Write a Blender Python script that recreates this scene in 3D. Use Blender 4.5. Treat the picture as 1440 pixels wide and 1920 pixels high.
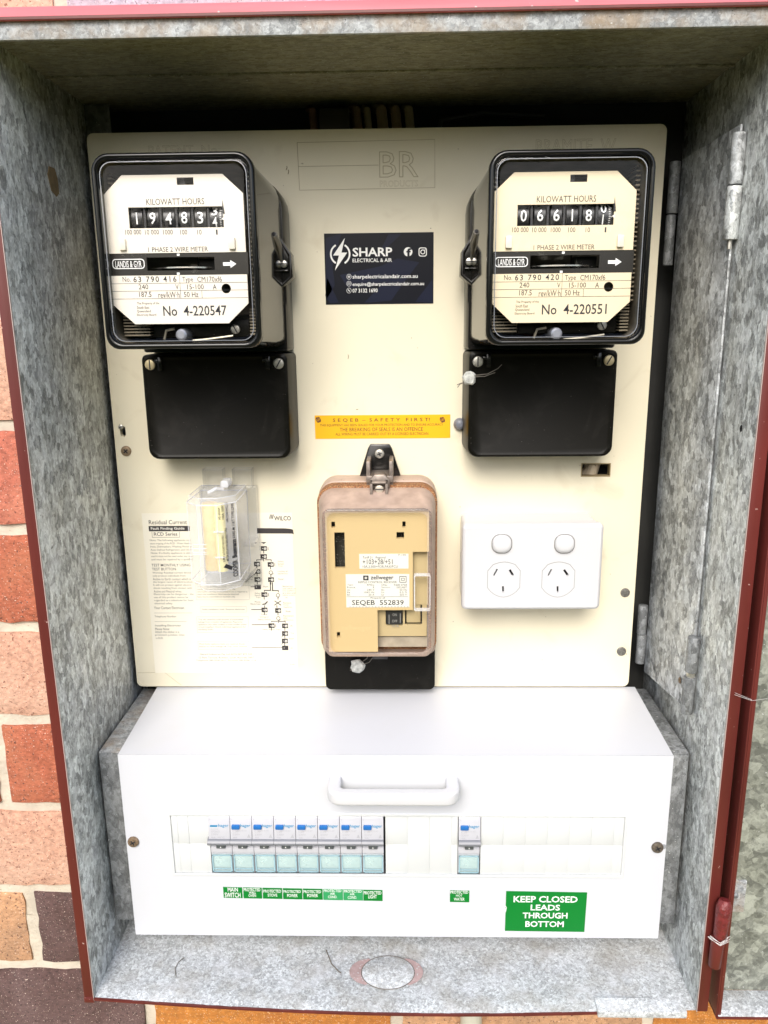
import bpy, bmesh, math, random
from mathutils import Vector, Matrix
random.seed(7)
S = bpy.context.scene
for o in list(bpy.data.objects): bpy.data.objects.remove(o)
R_ = math.radians
# ---------------------------------------------------------------- camera
# millimetre frame of the place: x right, z up (0 = bottom edge of the cream board), d = towards the street
CX, CZ, CD = 242.5, 319.5, 645.3
ROT = [[0.9997248806, -0.0104078565, -0.0210199812], [-0.0051600446, -0.9717972570, 0.2357614584], [-0.0228809315, -0.2355881319, -0.9715836017]]
FPX = 1450.0
GZ = 1.30          # height of the board's bottom edge above the ground, metres
def W(x, z, d): return Vector((x * .001, -d * .001, z * .001 + GZ))
cam = bpy.data.cameras.new('camera'); co = bpy.data.objects.new('camera', cam); S.collection.objects.link(co); S.camera = co
r0, r1, r2 = [Vector((a, -c, b)) for a, b, c in ROT]
m = Matrix((r0, -r1, -r2)).transposed().to_4x4(); m.translation = W(CX, CZ, CD); co.matrix_world = m
cam.sensor_fit = 'HORIZONTAL'; cam.sensor_width = 36; cam.lens = 36 * FPX / 1440; cam.clip_start = .02; cam.clip_end = 2000
def at(px, py, d=0.0):      # where the sight line through a photo pixel meets the plane at depth d
    a, b = (px - 720) / FPX, (py - 960) / FPX
    v = [ROT[0][i] * a + ROT[1][i] * b + ROT[2][i] for i in range(3)]
    t = (d - CD) / v[2]
    return CX + t * v[0], CZ + t * v[1]
# ---------------------------------------------------------------- sky, sun, exposure
SUN_EL, SUN_AZ = 38.0, 188.0     # azimuth clockwise from +Y; the box faces -Y (180)
wd = bpy.data.worlds.new('World'); S.world = wd; wd.use_nodes = True
nt = wd.node_tree; bg = nt.nodes['Background']; sk = nt.nodes.new('ShaderNodeTexSky')
sk.sky_type = 'NISHITA'; sk.sun_disc = False; sk.sun_elevation = R_(SUN_EL); sk.sun_rotation = R_(SUN_AZ)
sk.dust_density = 2.5; sk.air_density = 1.0; sk.ozone_density = 1.0
nt.links.new(sk.outputs[0], bg.inputs[0]); bg.inputs[1].default_value = 0.12
sl = bpy.data.lights.new('sun', 'SUN'); sl.energy = 1.5; sl.angle = R_(32); sl.color = (1, .985, .95)
so = bpy.data.objects.new('sun', sl); S.collection.objects.link(so)
az, el = R_(SUN_AZ), R_(SUN_EL)
sd = Vector((math.sin(az) * math.cos(el), math.cos(az) * math.cos(el), math.sin(el)))
so.rotation_euler = sd.to_track_quat('Z', 'Y').to_euler(); so.location = (0, -3, 4)
S.view_settings.view_transform = 'Standard'; S.view_settings.look = 'None'; S.view_settings.gamma = 1
S.view_settings.exposure = 1.08
S.render.engine = 'CYCLES'
try:
    S.cycles.max_bounces = 10; S.cycles.transparent_max_bounces = 16; S.cycles.caustics_reflective = False
except Exception: pass

# ---------------------------------------------------------------- materials
MAT = {}
def mat(name, col, rough=.5, metal=0., bump=None, var=None, spec=.5, coat=0., speck=None, aniso=None, alpha=None, grime=None):
    """bump=(scale,strength,distance mm) var=(scale,amount[,stretch]) speck=(scale,threshold,colour) grime=(scale,amount,colour)"""
    if name in MAT: return MAT[name]
    m = bpy.data.materials.new(name); m.use_nodes = True; t = m.node_tree; N = t.nodes; L = t.links
    b = N['Principled BSDF']; b.inputs['Roughness'].default_value = rough; b.inputs['Metallic'].default_value = metal
    b.inputs['Specular IOR Level'].default_value = spec; b.inputs['Coat Weight'].default_value = coat
    b.inputs['Base Color'].default_value = (*col, 1); out = None
    tc = N.new('ShaderNodeTexCoord').outputs['Object']
    def mapped(st):
        if not st: return tc
        mp = N.new('ShaderNodeMapping'); mp.inputs['Scale'].default_value = st; L.new(tc, mp.inputs[0]); return mp.outputs[0]
    def noise(sc, det=4, st=None, dist=0):
        n = N.new('ShaderNodeTexNoise'); n.inputs['Scale'].default_value = sc; n.inputs['Detail'].default_value = det
        n.inputs['Distortion'].default_value = dist; L.new(mapped(st), n.inputs['Vector']); return n.outputs['Fac']
    def ramp(src, a, b_):
        r = N.new('ShaderNodeMapRange'); r.inputs[1].default_value = a; r.inputs[2].default_value = b_; L.new(src, r.inputs[0]); return r.outputs[0]
    def mix(f, A, B, mode='MIX'):
        x = N.new('ShaderNodeMix'); x.data_type = 'RGBA'; x.blend_type = mode
        if isinstance(f, float): x.inputs[0].default_value = f
        else: L.new(f, x.inputs[0])
        for s, v in ((6, A), (7, B)):
            if isinstance(v, tuple): x.inputs[s].default_value = (*v, 1)
            else: L.new(v, x.inputs[s])
        return x.outputs[2]
    c = None
    if var:
        f = ramp(noise(var[0], 5, var[2] if len(var) > 2 else None), .3, .7); a = var[1]
        c = mix(f, tuple(v * (1 - a) for v in col), tuple(min(1, v * (1 + a)) for v in col)); out = c
    if grime:
        f = ramp(noise(grime[0], 6, None, 1.0), grime[3] if len(grime) > 3 else .5, .75)
        ml = N.new('ShaderNodeMath'); ml.operation = 'MULTIPLY'; ml.inputs[1].default_value = grime[1]; L.new(f, ml.inputs[0])
        out = mix(ml.outputs[0], out if out else col, grime[2])
    if speck:
        for sp in (speck if isinstance(speck, list) else [speck]):
            f = ramp(noise(sp[0], 2), sp[1], sp[1] + .035); out = mix(f, out if out else col, sp[2])
    if out: L.new(out, b.inputs['Base Color'])
    if bump:
        bn = N.new('ShaderNodeBump'); bn.inputs['Strength'].default_value = bump[1]; bn.inputs['Distance'].default_value = (bump[2] if len(bump) > 2 else .3) * .001
        L.new(noise(bump[0], 6, bump[3] if len(bump) > 3 else None), bn.inputs['Height']); L.new(bn.outputs[0], b.inputs['Normal'])
    MAT[name] = m; return m

def galv(name, lo, hi, cell=(195, 195, 105), rough=.42, metal=.25, tint=(.96, 1., 1.02), dirt=.0, dirtcol=(.3, .27, .2), white=.0):
    """hot-dip galvanised sheet: crystal spangles as two layers of warped cells"""
    m = bpy.data.materials.new(name); m.use_nodes = True; t = m.node_tree; N = t.nodes; L = t.links
    b = N['Principled BSDF']; b.inputs['Metallic'].default_value = metal
    tc = N.new('ShaderNodeTexCoord').outputs['Object']
    nz = N.new('ShaderNodeTexNoise'); nz.inputs['Scale'].default_value = 230; nz.inputs['Detail'].default_value = 3; L.new(tc, nz.inputs[0])
    def add(v, n, k):
        s = N.new('ShaderNodeVectorMath'); s.operation = 'SUBTRACT'; s.inputs[1].default_value = (.5, .5, .5); L.new(n, s.inputs[0])
        mu = N.new('ShaderNodeVectorMath'); mu.operation = 'SCALE'; mu.inputs['Scale'].default_value = k; L.new(s.outputs[0], mu.inputs[0])
        a = N.new('ShaderNodeVectorMath'); L.new(v, a.inputs[0]); L.new(mu.outputs[0], a.inputs[1]); return a.outputs[0]
    warped = add(tc, nz.outputs['Color'], .0045)
    def vor(sc, off):
        mp = N.new('ShaderNodeMapping'); mp.inputs['Scale'].default_value = sc; mp.inputs['Location'].default_value = off; mp.inputs['Rotation'].default_value = (.25, .3, .2)
        L.new(warped, mp.inputs[0])
        v = N.new('ShaderNodeTexVoronoi'); v.inputs['Scale'].default_value = 1; L.new(mp.outputs[0], v.inputs['Vector'])
        sp = N.new('ShaderNodeSeparateColor'); L.new(v.outputs['Color'], sp.inputs[0]); return sp.outputs[0], sp.outputs[1], v.outputs['Distance']
    a1, a2, ad = vor(cell, (0, 0, 0)); b1, b2, bd = vor(tuple(c * 2.3 for c in cell), (3, 5, 7))
    def M2(op, x, y):
        n = N.new('ShaderNodeMath'); n.operation = op
        for i, v in enumerate((x, y)):
            if isinstance(v, (int, float)): n.inputs[i].default_value = v
            else: L.new(v, n.inputs[i])
        return n.outputs[0]
    big = N.new('ShaderNodeTexNoise'); big.inputs['Scale'].default_value = 14; big.inputs['Detail'].default_value = 6; L.new(tc, big.inputs[0])
    def streak(sc, det, dist, off):
        mp = N.new('ShaderNodeMapping'); mp.inputs['Scale'].default_value = tuple(c * sc for c in cell); mp.inputs['Location'].default_value = off; mp.inputs['Rotation'].default_value = (.15, .2, .3); L.new(warped, mp.inputs[0])
        n = N.new('ShaderNodeTexNoise'); n.inputs['Scale'].default_value = 1; n.inputs['Detail'].default_value = det; n.inputs['Distortion'].default_value = dist; n.inputs['Roughness'].default_value = .6; L.new(mp.outputs[0], n.inputs[0])
        r = N.new('ShaderNodeMapRange'); r.inputs[1].default_value = .36; r.inputs[2].default_value = .66; L.new(n.outputs['Fac'], r.inputs[0]); return r.outputs[0]
    s1 = streak(1.3, 6, 2.2, (1, 2, 3)); s2 = streak(.35, 4, 1.0, (5, 1, 2))
    f = M2('ADD', M2('MULTIPLY', a1, .38), M2('MULTIPLY', b1, .30)); f = M2('ADD', f, M2('ADD', M2('MULTIPLY', s1, .26), M2('MULTIPLY', s2, .05))); f = M2('ADD', f, M2('MULTIPLY', M2('SUBTRACT', big.outputs['Fac'], .5), .4))
    f = M2('ADD', M2('MULTIPLY', M2('SUBTRACT', f, .5), 1.75), .47)
    cr = N.new('ShaderNodeMix'); cr.data_type = 'RGBA'; L.new(f, cr.inputs[0])
    cr.inputs[6].default_value = (lo * tint[0], lo * tint[1], lo * tint[2], 1); cr.inputs[7].default_value = (hi * tint[0], hi * tint[1], hi * tint[2], 1)
    o = cr.outputs[2]
    def over(o, scale, lo_, hi_, col, k, det=6):
        n = N.new('ShaderNodeTexNoise'); n.inputs['Scale'].default_value = scale; n.inputs['Detail'].default_value = det; n.inputs['Roughness'].default_value = .65; L.new(tc, n.inputs[0])
        r = N.new('ShaderNodeMapRange'); r.inputs[1].default_value = lo_; r.inputs[2].default_value = hi_; r.inputs[4].default_value = k; L.new(n.outputs['Fac'], r.inputs[0])
        x = N.new('ShaderNodeMix'); x.data_type = 'RGBA'; L.new(r.outputs[0], x.inputs[0]); L.new(o, x.inputs[6]); x.inputs[7].default_value = (*col, 1); return x.outputs[2]
    if dirt: o = over(o, 30, .45, .65, dirtcol, dirt)
    if white: o = over(o, 55, .5, .68, (.75, .76, .8), white)
    o = over(o, 420, .70, .74, (.8, .82, .8), .8, 2)
    o = over(o, 350, .71, .75, (.05, .045, .04), .7, 2)
    L.new(o, b.inputs['Base Color'])
    rr = N.new('ShaderNodeMapRange'); rr.inputs[3].default_value = rough - .12; rr.inputs[4].default_value = rough + .2; L.new(a2, rr.inputs[0]); L.new(rr.outputs[0], b.inputs['Roughness'])
    bn = N.new('ShaderNodeBump'); bn.inputs['Strength'].default_value = .35; bn.inputs['Distance'].default_value = .0004
    L.new(M2('ADD', M2('ADD', M2('MULTIPLY', a2, .6), M2('MULTIPLY', b2, .4)), M2('ADD', M2('MULTIPLY', s1, .6), M2('MULTIPLY', nz.outputs['Fac'], .5))), bn.inputs['Height']); L.new(bn.outputs[0], b.inputs['Normal'])
    return m

def clear(name, tint=(1, 1, 1), rough=.03, k=1.0, bump=0.):
    """thin transparent plastic or glass: Fresnel mix of clear and glossy"""
    m = bpy.data.materials.new(name); m.use_nodes = True; t = m.node_tree; N = t.nodes; L = t.links; N.clear()
    o = N.new('ShaderNodeOutputMaterial'); mx = N.new('ShaderNodeMixShader'); tr = N.new('ShaderNodeBsdfTransparent'); g = N.new('ShaderNodeBsdfGlossy')
    tr.inputs[0].default_value = (*tint, 1); g.inputs['Roughness'].default_value = rough
    ge = N.new('ShaderNodeNewGeometry'); dt = N.new('ShaderNodeVectorMath'); dt.operation = 'DOT_PRODUCT'; L.new(ge.outputs['Normal'], dt.inputs[0]); L.new(ge.outputs['Incoming'], dt.inputs[1])
    def mth(op, a, b_=None):
        n = N.new('ShaderNodeMath'); n.operation = op
        for i, v in enumerate((a, b_)):
            if v is None: continue
            if isinstance(v, (int, float)): n.inputs[i].default_value = v
            else: L.new(v, n.inputs[i])
        return n.outputs[0]
    sch = mth('POWER', mth('SUBTRACT', 1.0, mth('ABSOLUTE', dt.outputs['Value'])), 5)      # Schlick, both sides alike
    mu = N.new('ShaderNodeMath'); mu.operation = 'MULTIPLY'; mu.inputs[1].default_value = k; L.new(mth('ADD', mth('MULTIPLY', sch, .9), .04), mu.inputs[0])
    L.new(mu.outputs[0], mx.inputs[0]); L.new(tr.outputs[0], mx.inputs[1]); L.new(g.outputs[0], mx.inputs[2]); L.new(mx.outputs[0], o.inputs[0])
    if bump:
        nn = N.new('ShaderNodeTexNoise'); nn.inputs['Scale'].default_value = 60; nn.inputs['Detail'].default_value = 1
        tc = N.new('ShaderNodeTexCoord'); L.new(tc.outputs['Object'], nn.inputs[0])
        bn = N.new('ShaderNodeBump'); bn.inputs['Strength'].default_value = bump; bn.inputs['Distance'].default_value = .001; L.new(nn.outputs['Fac'], bn.inputs['Height'])
        L.new(bn.outputs[0], g.inputs['Normal'])
    return m
def milky(name, col, fac, rough=.25):
    m = bpy.data.materials.new(name); m.use_nodes = True; t = m.node_tree; N = t.nodes; L = t.links
    b = N['Principled BSDF']; b.inputs['Base Color'].default_value = (*col, 1); b.inputs['Roughness'].default_value = rough
    o = N['Material Output']; mx = N.new('ShaderNodeMixShader'); tr = N.new('ShaderNodeBsdfTransparent')
    tc = N.new('ShaderNodeTexCoord'); n = N.new('ShaderNodeTexNoise'); n.inputs['Scale'].default_value = 90; n.inputs['Detail'].default_value = 6; L.new(tc.outputs['Object'], n.inputs[0])
    r = N.new('ShaderNodeMapRange'); r.inputs[1].default_value = .3; r.inputs[2].default_value = .7; r.inputs[3].default_value = fac * .8; r.inputs[4].default_value = min(1, fac * 1.2); L.new(n.outputs['Fac'], r.inputs[0])
    L.new(r.outputs[0], mx.inputs[0]); L.new(tr.outputs[0], mx.inputs[1]); L.new(b.outputs[0], mx.inputs[2]); L.new(mx.outputs[0], o.inputs[0]); return m

GALV = galv('galvanised_sheet', .22, .90, tint=(.96, 1.0, .985), dirt=.22, dirtcol=(.22, .21, .15), white=.25)
GALV_BIG = galv('galvanised_sheet_coarse', .20, .80, cell=(150, 150, 95), dirt=.2, dirtcol=(.2, .19, .14))
GALV_ROOF = galv('galvanised_roof_olive_bounce', .17, .38, metal=.1, rough=.55, cell=(160, 500, 500), tint=(1.02, .97, .68))  # darkened and tinted olive: roof shade and lawn bounce put into the colour
GALV_DULL = galv('galvanised_dull', .14, .36, metal=.2, rough=.5, dirt=.25, dirtcol=(.14, .14, .12))
GALV_FLOOR = galv('galvanised_dusty_floor', .34, .82, cell=(500, 500, 500), metal=.1, rough=.65, dirt=.5, dirtcol=(.27, .235, .18), white=.35)
GALV_DOOR = galv('galvanised_door', .16, .46, cell=(90, 90, 90), metal=.35, rough=.5, tint=(.98, 1.02, .86))
GALV_LEDGE = galv('galvanised_dusty_ledge', .25, .55, cell=(300, 300, 300), metal=.15, rough=.6, dirt=.7, dirtcol=(.36, .26, .16))
REDP = mat('maroon_paint', (.12, .02, .016), .45, bump=(250, .5, .3, (1, 1, .12)), var=(40, .2, (1, 1, .2)), speck=[(300, .74, (.5, .35, .3))])
PINK = mat('red_paint_sky_glare', (.55, .13, .15), .6, bump=(250, .4, .3), var=(60, .25, (.1, 1, 1)), speck=[(200, .70, (.7, .4, .38))])  # pale pink: sky glare washing out the red rain edge, put into its colour
CREAM = mat('cream_board', (.76, .70, .535), .38, bump=(900, .12, .1), var=(9, .05), grime=(30, .35, (.56, .48, .33), .6), speck=[(230, .775, (.2, .15, .09)), (520, .79, (.25, .2, .12))])
CREAM_EDGE = mat('board_groove_dirt', (.30, .23, .12), .6)
WHITE = mat('white_powder_coat', (.60, .61, .645), .35, bump=(900, .08, .1), grime=(22, .14, (.55, .55, .50)), speck=(420, .79, (.4, .38, .34)))
WHITEP = mat('white_plastic', (.60, .60, .61), .28, coat=.1)
IVORY = mat('ivory_blank_plastic', (.62, .635, .63), .35)
BLK = mat('black_gloss_bakelite', (.014, .013, .012), .16, bump=(1400, .05, .08), speck=[(900, .76, (.2, .19, .17))])
BLKM = mat('black_satin_cover', (.006, .0055, .004), .36, spec=.12, bump=(700, .15, .1), speck=[(1100, .745, (.3, .28, .25))], grime=(40, .5, (.022, .020, .017), .52))
BLKR = mat('black_ribbed_case', (.02, .018, .015), .07, bump=(420, .12, .15, (.02, .02, 1.6)))
BEZ = mat('dark_bezel', (.006, .0062, .006), .13, spec=.35)
INSIDE = mat('dark_meter_interior', (.10, .085, .06), .5, bump=(300, .5, .6, (.1, .1, 1)), var=(60, .6))
DIAL = mat('dial_enamel', (.74, .68, .58), .45, speck=[(500, .785, (.35, .28, .2))])
INK = mat('black_ink', (.02, .02, .025), .6)
INKF = mat('faded_ink', (.11, .10, .09), .7)
INKL = mat('pale_faded_ink', (.28, .26, .22), .7)
WINK = mat('white_ink', (.82, .82, .80), .5)
STEEL = mat('zinc_screw', (.55, .53, .47), .35, .75, bump=(900, .3, .1), var=(300, .2))
BRASSY = mat('yellowed_screw', (.62, .52, .32), .4, .6, bump=(900, .3, .1))
RUSTY = mat('rusty_screw', (.23, .16, .10), .55, .5, bump=(900, .6, .2), var=(500, .5))
DARK = mat('black_void', (.004, .004, .004), .9)
RELIEF = mat('board_relief_edge', (.50, .43, .28), .5)
GREYP = mat('grey_plastic', (.17, .18, .21), .35, var=(200, .1))
GLASS = clear('meter_window_glass', rough=.03, k=.45, bump=.35)
CLEARP = clear('clear_polycarbonate', (.97, .975, .985), .08, 1.6, .3)
EDGE = milky('clear_plastic_edge', (.90, .91, .94), .5)
DUSTYC = milky('dusty_clear_cover', (.50, .37, .30), .85, .45)
HAZY = clear('hazy_front_window', (.96, .955, .94), .08, 1.0, .1)

# ---------------------------------------------------------------- objects
def link(o): S.collection.objects.link(o); return o
def thing(name, label, cat, x, z, d, group=None):
    o = link(bpy.data.objects.new(name, None)); o.empty_display_size = .02; o.location = W(x, z, d)
    o['label'] = label; o['category'] = cat
    if group: o['group'] = group
    return o
def tag(o, label, cat, group=None):
    o['label'] = label; o['category'] = cat
    if group: o['group'] = group
    return o
def rr(x0, x1, z0, z1, r=3., n=5, rb=None):
    """rounded rectangle, counter-clockwise; rb = radius of the bottom corners"""
    lim = max(.01, min(x1 - x0, z1 - z0) / 2 - .005); rb = r if rb is None else rb; r = min(r, lim); rb = min(rb, lim); P = []
    for cx, cz, a0, q in ((x1 - rb, z0 + rb, -90, rb), (x1 - r, z1 - r, 0, r), (x0 + r, z1 - r, 90, r), (x0 + rb, z0 + rb, 180, rb)):
        for i in range(n + 1):
            a = R_(a0 + 90 * i / n); P.append((cx + q * math.cos(a), cz + q * math.sin(a)))
    return P
def rect(x0, x1, z0, z1): return [(x0, z0), (x1, z0), (x1, z1), (x0, z1)]
def circ(cx, cz, r, n=20, rz=None): return [(cx + r * math.cos(2 * math.pi * i / n), cz + (rz or r) * math.sin(2 * math.pi * i / n)) for i in range(n)]
_glyph = {}
def glyph(s, bold, sp, ital=0):
    k = (s, bold, sp, ital)
    if k in _glyph: return _glyph[k]
    c = bpy.data.curves.new('t', 'FONT'); c.body = s; c.offset = bold * .45; c.space_character = sp; c.resolution_u = 2; c.fill_mode = 'FRONT'; c.shear = ital
    o = link(bpy.data.objects.new('t', c)); bpy.context.view_layer.update()
    me = o.to_mesh(); V = [(v.co.x, v.co.y) for v in me.vertices]; F = [tuple(p.vertices) for p in me.polygons]; o.to_mesh_clear()
    bpy.data.objects.remove(o); bpy.data.curves.remove(c)
    if not V: V = [(0, 0), (.01, 0), (0, .01)]; F = [(0, 1, 2)]
    _glyph[k] = (V, F); return V, F
class M:
    def __init__(s): s.v = []; s.f = []; s.mi = []; s.tv = []; s.tf = []; s.tm = []
    def add(s, V, F, mi=0):
        n = len(s.v); s.v += list(V); s.f += [tuple(n + i for i in f) for f in F]; s.mi += [mi] * len(F); return s
    def tadd(s, V, F, mi=0):
        n = len(s.tv); s.tv += list(V); s.tf += [tuple(n + i for i in f) for f in F]; s.tm += [mi] * len(F); return s
    def loft(s, secs, mi=0, caps=(1, 1), ax='d'):
        n = len(secs[0][0]); V = []
        for poly, d in secs:
            V += [(x, z, d) if ax == 'd' else ((x, d, z) if ax == 'z' else (d, z, x)) for x, z in poly]
        F = [(k * n + i, k * n + (i + 1) % n, (k + 1) * n + (i + 1) % n, (k + 1) * n + i) for k in range(len(secs) - 1) for i in range(n)]
        if caps[0]: F.append(tuple(range(n))[::-1])
        if caps[1]: F.append(tuple((len(secs) - 1) * n + i for i in range(n)))
        return s.add(V, F, mi)
    def prism(s, poly, d0, d1, mi=0, ax='d'): return s.loft([(poly, d0), (poly, d1)], mi, ax=ax)   # ax 'z': poly is (x,d); ax 'x': poly is (d,z)
    def box(s, x0, x1, z0, z1, d0, d1, mi=0): return s.prism(rect(x0, x1, z0, z1), d0, d1, mi)
    def soft(s, x0, x1, z0, z1, d0, d1, r=3, e=1., mi=0, n=5, rb=None):
        q = lambda i: rr(x0 + i, x1 - i, z0 + i, z1 - i, max(r - i, .2), n, None if rb is None else max(rb - i, .2))
        return s.loft([(q(0), d0), (q(0), d1 - e), (q(e * .3), d1 - e * .3), (q(e), d1)], mi)
    def ring(s, A, B, d0, d1, mi=0, e=0):
        n = len(A); V = [(x, z, d0) for x, z in A] + [(x, z, d1) for x, z in A] + [(x, z, d1) for x, z in B] + [(x, z, d0) for x, z in B]; F = []
        for i in range(n):
            j = (i + 1) % n
            for k in range(4): a, b = k * n, ((k + 1) % 4) * n; F.append((a + i, a + j, b + j, b + i))
        return s.add(V, F, mi)
    def plate(s, outer, holes, d0, d1, mi=0):
        bm = bmesh.new(); E = []; loops = [outer] + holes
        for lp in loops:
            vs = [bm.verts.new((x, z, d1)) for x, z in lp]
            for i in range(len(vs)): E.append(bm.edges.new((vs[i], vs[(i + 1) % len(vs)])))
        bmesh.ops.triangle_fill(bm, edges=E, use_beauty=True, use_dissolve=False); bm.verts.index_update()
        V = [tuple(v.co) for v in bm.verts]; F = [tuple(v.index for v in f.verts) for f in bm.faces]; bm.free()
        s.add(V, F, mi); s.add([(x, z, d0) for x, z, _ in V], [f[::-1] for f in F], mi)
        for lp in loops: s.loft([(lp, d0), (lp, d1)], mi, caps=(0, 0))
        return s
    def tube(s, pts, r, n=8, mi=0, caps=True):
        P = [Vector(p) for p in pts]; secs = []; rs = r if isinstance(r, (list, tuple)) else [r] * len(P)
        t = (P[1] - P[0]).normalized(); u = t.orthogonal().normalized(); V = []
        for i, p in enumerate(P):
            if 0 < i < len(P) - 1: tt = ((P[i + 1] - p).normalized() + (p - P[i - 1]).normalized()).normalized()
            else: tt = (P[1] - P[0]).normalized() if i == 0 else (P[-1] - P[-2]).normalized()
            u = (u - tt * u.dot(tt)).normalized(); w = tt.cross(u)
            V += [tuple(p + (u * math.cos(2 * math.pi * k / n) + w * math.sin(2 * math.pi * k / n)) * rs[i]) for k in range(n)]
        F = [(i * n + k, i * n + (k + 1) % n, (i + 1) * n + (k + 1) % n, (i + 1) * n + k) for i in range(len(P) - 1) for k in range(n)]
        if caps: F += [tuple(range(n))[::-1], tuple((len(P) - 1) * n + k for k in range(n))]
        return s.add(V, F, mi)
    def text(s, t, x0, x1, z0, z1, d, mi=0, bold=0., sp=1., rot=0, fit=True, ital=0):
        """words fitted to the box x0..x1, z0..z1 (bounding box of the ink), lying on plane d"""
        V, F = glyph(t, bold, sp, ital); ax, bx = min(v[0] for v in V), max(v[0] for v in V); ay, by = min(v[1] for v in V), max(v[1] for v in V)
        W_, H_ = max(bx - ax, 1e-6), max(by - ay, 1e-6)
        if rot == 0: Q = [(x0 + (a - ax) / W_ * (x1 - x0), z0 + (b - ay) / H_ * (z1 - z0), d) for a, b in V]
        else: Q = [(x1 - (b - ay) / H_ * (x1 - x0), z0 + (a - ax) / W_ * (z1 - z0), d) for a, b in V]   # reads upwards
        return s.tadd(Q, F, mi)
    def line(s, t, px0, px1, py0, py1, d, mi=0, bold=0., sp=1., lift=.12, off=(0, 0), **k):
        """words fitted to a photo box px0..px1 / py top..py bottom seen on plane d"""
        xa, zb = at(px0, (py0 + py1) / 2, d); xb, _ = at(px1, (py0 + py1) / 2, d); zt = at((px0 + px1) / 2, py0, d)[1]; zl = at((px0 + px1) / 2, py1, d)[1]
        return s.text(t, xa + off[0], xb + off[0], zl + off[1], zt + off[1], d + lift, mi, bold, sp, **k)
    def flat(s, poly, d, mi=0): return s.tadd([(x, z, d) for x, z in poly], [tuple(range(len(poly)))], mi)
    def flatring(s, A, B, d, mi=0):
        n = len(A); return s.tadd([(x, z, d) for x, z in A + B], [(i, (i + 1) % n, n + (i + 1) % n, n + i) for i in range(n)], mi)
    def fill(s, px0, px1, py0, py1, d, mi=0, lift=.12, off=(0, 0)):
        xa, _ = at(px0, (py0 + py1) / 2, d); xb, _ = at(px1, (py0 + py1) / 2, d); zt = at((px0 + px1) / 2, py0, d)[1]; zl = at((px0 + px1) / 2, py1, d)[1]
        return s.flat(rect(xa + off[0], xb + off[0], zl + off[1], zt + off[1]), d + lift, mi)
    def build(s, name, mats, parent=None, bevel=0., smooth=30, seg=2, origin=None):
        bm = bmesh.new(); vs = [bm.verts.new(v) for v in s.v]; bm.verts.ensure_lookup_table()
        for f, mi in zip(s.f, s.mi):
            try: fc = bm.faces.new([vs[i] for i in f]); fc.material_index = mi
            except ValueError: pass
        if s.v: bmesh.ops.recalc_face_normals(bm, faces=bm.faces)
        if bevel:
            es = [e for e in bm.edges if len(e.link_faces) == 2 and e.calc_face_angle(0) > R_(38)]
            bmesh.ops.bevel(bm, geom=es, offset=bevel, segments=seg, affect='EDGES', profile=.5, clamp_overlap=True)
        tv = [bm.verts.new(v) for v in s.tv]
        for f, mi in zip(s.tf, s.tm):
            try: fc = bm.faces.new([tv[i] for i in f]); fc.material_index = mi
            except ValueError: pass
        for f in bm.faces: f.smooth = True
        root = parent
        while root is not None and root.parent: root = root.parent
        if root is not None: O = root.location
        elif origin: O = W(*origin)
        else:
            c = [(min(v.co[i] for v in bm.verts) + max(v.co[i] for v in bm.verts)) / 2 for i in range(3)]; O = W(c[0], min(v.co[1] for v in bm.verts), c[2])
        for v in bm.verts: v.co = W(*v.co) - O
        me = bpy.data.meshes.new(name); bm.to_mesh(me); bm.free()
        for mm in (mats if isinstance(mats, (list, tuple)) else [mats]): me.materials.append(mm)
        try: me.set_sharp_from_angle(angle=R_(smooth))
        except Exception: pass
        o = link(bpy.data.objects.new(name, me))
        if parent is not None: o.parent = parent
        else: o.location = O
        return o
def copy_tree(o, parent=None, dx=0, dz=0):
    c = o.copy(); link(c); c.parent = parent
    if parent is None: c.location = o.location + Vector((dx * .001, 0, dz * .001))
    for ch in list(o.children): copy_tree(ch, c)
    return c
def screw(name, parent, x, z, d, r, m_, kind='slot', ang=90, h=1.4, dark=INK):
    q = M(); c = lambda k: circ(x, z, r * k, 20)
    q.loft([(c(1), d), (c(1), d + h * .5), (c(.88), d + h * .85), (c(.6), d + h)], 0)
    for a in ([ang] if kind == 'slot' else [ang, ang + 90]):
        L_ = r * (.86 if kind == 'slot' else .5); w_ = r * .12; ca, sa = math.cos(R_(a)), math.sin(R_(a)); zz = d + h + .05
        q.tadd([(x + L_ * ca - w_ * sa, z + L_ * sa + w_ * ca, zz), (x - L_ * ca - w_ * sa, z - L_ * sa + w_ * ca, zz), (x - L_ * ca + w_ * sa, z - L_ * sa - w_ * ca, zz), (x + L_ * ca + w_ * sa, z + L_ * sa - w_ * ca, zz)], [(0, 1, 2, 3)], 1)
    return q.build(name, [m_, dark], parent)

# ================================================================ SETTING: ground, brick wall
g = M(); g.add([(-60000, -1300, -60000 + 60), (60000, -1300, -60000 + 60), (60000, -1300, 60000), (-60000, -1300, 60000)], [(0, 1, 2, 3)])
GROUND = mat('lawn_ground', (.27, .245, .075), .9, var=(2, .4), bump=(30, .5, 20))
go = g.build('ground', GROUND, origin=(0, -1300, 0)); go['kind'] = 'structure'
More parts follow.
